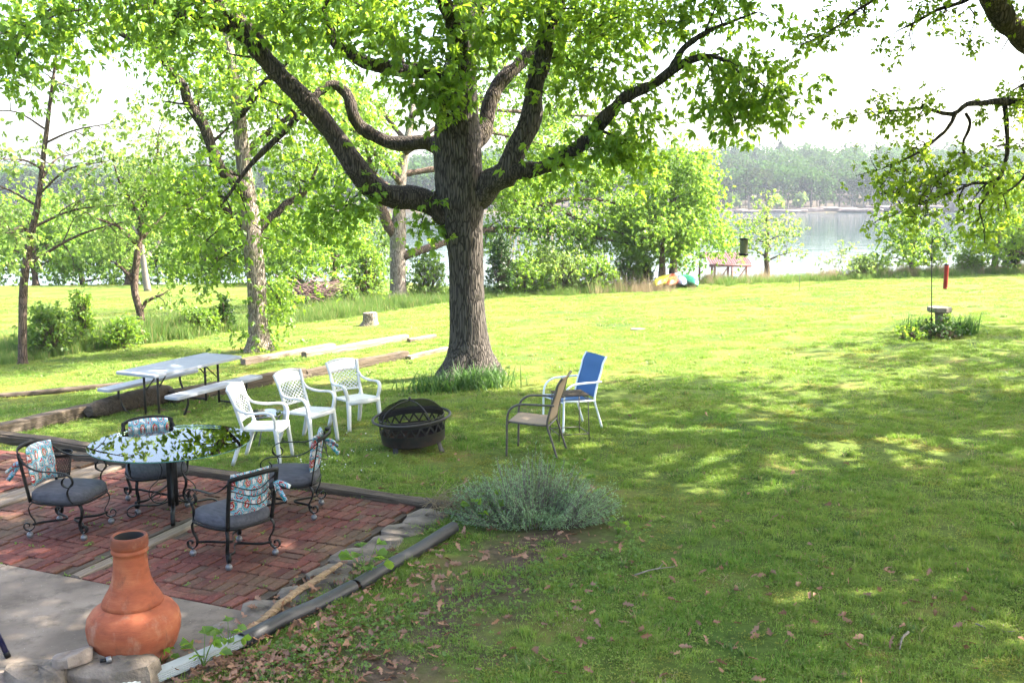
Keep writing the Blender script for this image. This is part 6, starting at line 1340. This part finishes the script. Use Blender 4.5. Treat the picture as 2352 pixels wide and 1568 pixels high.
def fire_pit():
    p = gp(952, 1030); o = thing('fire_pit', p, .2, 'black steel fire pit with mesh dome lid on the lawn', 'fire pit'); o.rotation_euler = (math.radians(1.0), math.radians(-4.5), .2); o.scale = (1.07,) * 3
    R = .385
    # bowl wall with punched triangles
    mb = MB(); n = 40; z0, z1, z2, z3 = .10, .24, .335, .395
    a = np.arange(n) * 2 * PI / n
    ring = lambda r, z: np.stack([np.cos(a) * r, np.sin(a) * r, np.full(n, z)], -1)
    V = np.concatenate([ring(R * .30, .075), ring(R * .8, .082), ring(R * .96, z0 + .01), ring(R, z1), ring(R, z2), ring(R, z3), ring(R * 1.03, z3 + .004)]); Q = []
    for r_ in (0, 1, 2, 4, 5):
        for k_ in range(n): Q.append((r_ * n + k_, r_ * n + (k_ + 1) % n, (r_ + 1) * n + (k_ + 1) % n, (r_ + 1) * n + k_))
    mb.add(V, Q, N=[range(n - 1, -1, -1)])
    for k_ in range(n // 2):                                         # zigzag webs leave open triangles
        for s in (0, 1):
            k0 = 2 * k_; lo = a[k0] if s == 0 else a[k0] + 2 * PI / n * 2; hi = a[k0] + 2 * PI / n; t = np.linspace(0, 1, 4); an = lo + (hi - lo) * t; mb.sweep(np.stack([np.cos(an) * R, np.sin(an) * R, z1 + (z2 - z1) * t], -1), .024, .004, (-math.sin(hi), math.cos(hi), 0), 4)
    mb.build('bowl', M['rust_metal'], o, auto=40)
    MB().lathe([(.455 + .016 * math.cos(t), .392 + .016 * math.sin(t)) for t in np.linspace(0, 2 * PI, 11)], 56).build('ring_handle', M['iron_matt'], o)
    br = MB()
    for k_ in range(4): d = np.array([math.cos(k_ * PI / 2 + .6), math.sin(k_ * PI / 2 + .6), 0]); MB().tube([d * R * .98 + np.array([0, 0, .388]), d * .455 + np.array([0, 0, .392])], .008, 6).build('ring_bracket', M['iron_matt'], o)
    f = np.linspace(0, 1, 14); prof = np.stack([R * 1.0 * np.cos(f * PI / 2) ** .9 + .0005, .402 + .185 * np.sin(f * PI / 2) ** 1.15], -1)
    do = MB().lathe(prof, 48).build('dome_screen', M['screen'], o)
    for k_ in range(4):
        d = np.array([math.cos(k_ * PI / 2 + .45), math.sin(k_ * PI / 2 + .45), 0]); MB().tube([d * (r + .004) + np.array([0, 0, z + .004]) for r, z in prof], .007, 6).build('rib', M['iron_matt'], do)
    MB().lathe([(R * 1.0, .400), (R * 1.015, .407), (R * 1.0, .414), (R * .985, .407), (R, .400)], 48).build('dome_hoop', M['iron_matt'], do)
    MB().tube([(0, 0, .585), (0, 0, .605), (0, 0, .615), (0, 0, .63)], [.006, .016, .018, .008], 10).build('knob', M['iron_matt'], do)
    for k_ in range(4):
        d = np.array([math.cos(k_ * PI / 2 + .85), math.sin(k_ * PI / 2 + .85), 0]); s = np.array([-d[1], d[0], 0]); MB().sweep(curve([d * .37 + np.array([0, 0, .20]), d * .36 + np.array([0, 0, .10]), d * .40 - np.array([0, 0, .02])], 8), [.10, .095, .09, .085, .08, .08, .085, .09], .008, s, 6).build('leg', M['iron_matt'], o)
fire_pit()

# ------------------------------------------------------------------ far lawn things
def birdbath():
    p = gp(2154, 768); o = thing('birdbath', p, .2, 'squat weathered concrete birdbath with octagonal bowl', 'birdbath')
    n = 8; k_ = 1.02
    MB().lathe([(.001, .56), (.17, .575), (.215, .60), (.25, .615), (.26, .61), (.265, .52), (.235, .50), (.10, .49), (.001, .49)], n).build('bowl', M['concrete_bath'], o, smooth=False)
    MB().lathe([(.105, .50), (.085, .44), (.075, .30), (.08, .12), (.12, .04), (.14, -.03)], 20).build('pedestal', M['concrete_bath'], o)
birdbath()
strap_clump('strap_leaf_plant', gp(2105, 772), 170, .62, .32, 'arching strap leaves left of the birdbath', 7, w=.022)
strap_clump('strap_leaf_plant', gp(2215, 768), 150, .62, .30, 'arching strap leaves right of the birdbath', 8, w=.022)
shrub('low_plant', gp(2160, 776), .62, .26, 'leaf_dark', 'low dark ground plants round the birdbath foot', 310, n=150, L=.09, cat='plant')
shrub('low_plant', gp(2090, 780), .45, .2, 'leaf_elm', 'low leafy plants at left of birdbath bed', 311, n=90, L=.08, cat='plant')
t_ = shrub('climbing_plant', gp(2168, 766), .16, .52, 'leaf_elm', 'small vine climbing the birdbath pedestal', 312, n=26, L=.08, per=5, stems=2, cat='plant')
def feeder_pole():
    p = gp(2140, 776); y = p[1]; o = thing('feeder_pole', p, 0, 'thin black shepherd hook pole in front of the birdbath', 'pole')
    T = lambda u, v: at(u, v, y) - p
    MB().tube([(0, 0, -.1), T(2140, 670), T(2140, 565)], [.012, .011, .010], 8).build('pole', M['iron'], o)
    MB().tube(curve([T(2140, 580), T(2141, 556), T(2152, 545), T(2166, 547), T(2174, 560), T(2172, 572)], 24), .010, 8).build('hook', M['iron'], o)
    MB().tube(curve([T(2140, 600), T(2134, 582), T(2122, 576), T(2112, 582), T(2111, 596)], 18), .008, 8).build('side_hook', M['iron'], o)
    f = thing('tube_feeder', at(2171, 662, y), 0, 'long red tube bird feeder hanging from the hook pole', 'bird feeder'); z = at(2171, 608, y)[2] - at(2171, 662, y)[2]; r = .046
    MB().lathe([(.001, 0), (r, 0), (r, z), (.001, z)], 20).build('tube', M['red_feeder'], f, auto=40); MB().lathe([(.001, z + .025), (.02, z + .024), (r * 1.08, z + .005), (r * 1.08, z - .012), (r, z - .014)], 20).build('cap', M['iron'], f); MB().lathe([(.001, -.012), (r * 1.05, -.012), (r * 1.05, .01), (r, .012)], 20).build('base', M['red_feeder'], f)
    MB().tube([(0, 0, z + .02), at(2172, 572, y) - at(2171, 662, y)], .003, 6).build('hanger', M['iron'], f)
    for s in (-1, 1): MB().tube([(s * r, 0, .09), (s * (r + .03), 0, .09)], .004, 6).build('perch', M['iron'], f)
feeder_pole()
def hanging_feeder():
    y = 13.4; p = at(1708, 585, y); z = at(1708, 548, y)[2] - p[2]; o = thing('hanging_feeder', p, .3, 'olive mesh bird feeder with black lid hanging over the lake view', 'bird feeder'); w = 18 * y / FPX * .5
    MB().lathe([(.001, .012), (w, .012), (w, z - .012), (.001, z - .012)], 24).build('seed_tube', M['green_feeder'], o, auto=40); MB().lathe([(.001, -.012), (w * 1.12, -.012), (w * 1.16, .012), (w * 1.02, .020), (.001, .02)], 24).build('tray', M['iron'], o)
    MB().lathe([(.001, z + .012), (w * 1.3, z - .002), (w * 1.38, z - .012), (w * 1.0, z - .012), (.001, z - .01)], 24).build('lid', M['iron'], o)
    MB().tube([(0, 0, z), (0, 0, 6.6 - p[2])], .0012, 4).build('wire', M['iron'], o)
hanging_feeder()
p = gp(1835, 668); st = MB().tube([(0, 0, -.1), (0.01, 0, .58)], [.012, .010], 6).tube([(-.03, 0, .575), (.05, 0, .575)], .006, 6).build('marker_stake', M['iron_matt'], loc=p); tag(st, 'thin metal stake standing alone in the far lawn', 'stake')

def kayak(c, rz, roll, L, W, H, mat, label, nose=.5):
    o = thing('kayak', c, 0, label, 'kayak', 'kayaks lying beside the leaning tree'); o.rotation_euler = (0, roll, rz)
    n, m = 25, 20; s = np.linspace(-1, 1, n); wid = W / 2 * np.clip(1 - np.abs(s) ** 2.6, 0, 1) ** .75 + .012; ht = H * (np.clip(1 - np.abs(s) ** 4, 0, 1) ** .6 * .85 + .1); a = np.linspace(0, PI, m)
    P = np.stack([wid[:, None] * np.cos(a) * (1 - .08 * np.sin(a) ** 4), np.repeat((s * L / 2)[:, None], m, 1), ht[:, None] * np.abs(np.sin(a)) ** .75 + .10 * (np.abs(s) ** 3)[:, None] * (1 - np.sin(a)) * 0], -1)
    MB().grid(P).build('hull', mat, o); D = P.copy(); D[..., 2] = -.10 * np.clip(1 - np.abs(s) ** 3, 0, 1)[:, None] * np.sin(a) ** .5; MB().grid(D[:, ::-1]).build('deck', mat, o)
    for sx in (-1, 1): MB().sweep(np.stack([sx * (wid + .004), s * L / 2, np.zeros(n)], -1), .03, .016, (0, 0, 1), 6).build('seam', M['iron_matt'], o)
    an = np.linspace(0, 2 * PI, 24); MB().tube(np.stack([np.cos(an) * W * .28, np.sin(an) * .4, np.full(24, -.105)], -1), .014, 6, cap=False).build('cockpit_rim', M['iron_matt'], o)
def plast(name, c): return simple(name, c, tuple(min(1, x * 1.15) for x in c), 2, .3, .05, .002)
for u, v, rz, roll, mt, lb in ((1536, 667, -.35, -.5, plast('yellow_plastic', (.62, .50, .03)), 'yellow kayak leaning on the tree trunk'), (1553, 664, -.2, -.25, plast('orange_plastic', (.60, .12, .04)), 'orange kayak between the yellow and pale ones'), (1571, 662, -.05, .15, plast('pale_blue_plastic', (.38, .47, .60)), 'pale blue kayak in the middle of the row'), (1587, 662, .12, .45, plast('green_plastic', (.10, .52, .30)), 'green kayak at the right end of the row')):
    c = gp(u, v); L = 2.9; kayak((c[0], c[1] + L / 2 - .1, h1(c[0], c[1] + .6) + .19), rz, roll, L, .70, .33, mt, lb)

def boathouse():
    y = 63.0; A = at(1722, 606, y); o = thing('boathouse', (A[0], y, -4.3), 0, 'open boathouse with rusty red metal roof at the water', 'boathouse'); b = np.array([A[0], y, -4.3])
    W, D = 2.6, 5.0; ze = A[2] + 4.3; zr = at(1700, 578, y + 3)[2] + 4.3
    for i in range(9):                                                       # roof panels, near slope and far slope
        x0, x1 = -W + i * W / 9 + .1, -W + (i + 1) * W / 9 + .095
        for ya, yb, za, zb in ((-.1, D * .45, ze, zr), (D * .9, D * .45 + .02, ze, zr)):
            xs = np.linspace(x0, x1, 7); zz = .025 * (np.arange(7) % 3 == 0); MB().grid(np.stack([np.stack([xs, np.full(7, ya), za + zz], -1), np.stack([xs - .55 * 0, np.full(7, yb), zb + zz], -1)], 1), .012).build('roof_panel', M['red_metal'], o, smooth=False)
    MB().box((-W / 2 + .1, -.06, ze - .1), (W, .08, .16)).build('fascia', M['red_wood'], o)
    for x in (-W + .3, -W / 2, -.15):
        for yy in (.1, D * .85): MB().box((x, yy, (ze - .15) / 2 - .5), (.12, .12, ze + .75)).build('post', M['red_wood'], o)
    for z in (ze * .35, ze * .62): MB().box((-W / 2, .1, z), (W - .4, .07, .09)).build('rail', M['red_wood'], o)
    for x0, x1 in ((-W + .3, -W / 2), (-W / 2, -.15)): MB().tube([(x0, .05, ze * .35), (x1, .05, ze * .95)], .04, 6).build('brace', M['red_wood'], o)
    MB().box((-W / 2, D / 2, .35), (W, D * .9, .14)).build('dock', M['timber'], o)
boathouse()

# ------------------------------------------------------------------ the air
def haze():
    k = NT('haze_air'); v = k.t.nodes.new('ShaderNodeVolumePrincipled'); v.inputs['Color'].default_value = (.80, .88, 1, 1); v.inputs['Density'].default_value = .00025; v.inputs['Anisotropy'].default_value = .3
    k.t.links.new(v.outputs[0], k.out.inputs['Volume'])
    o = MB().box((0, 435, 17), (1280, 940, 52)).build('haze', k.m, smooth=False); tag(o, 'thin blue summer haze over the lake', 'haze', kind='stuff')
haze()
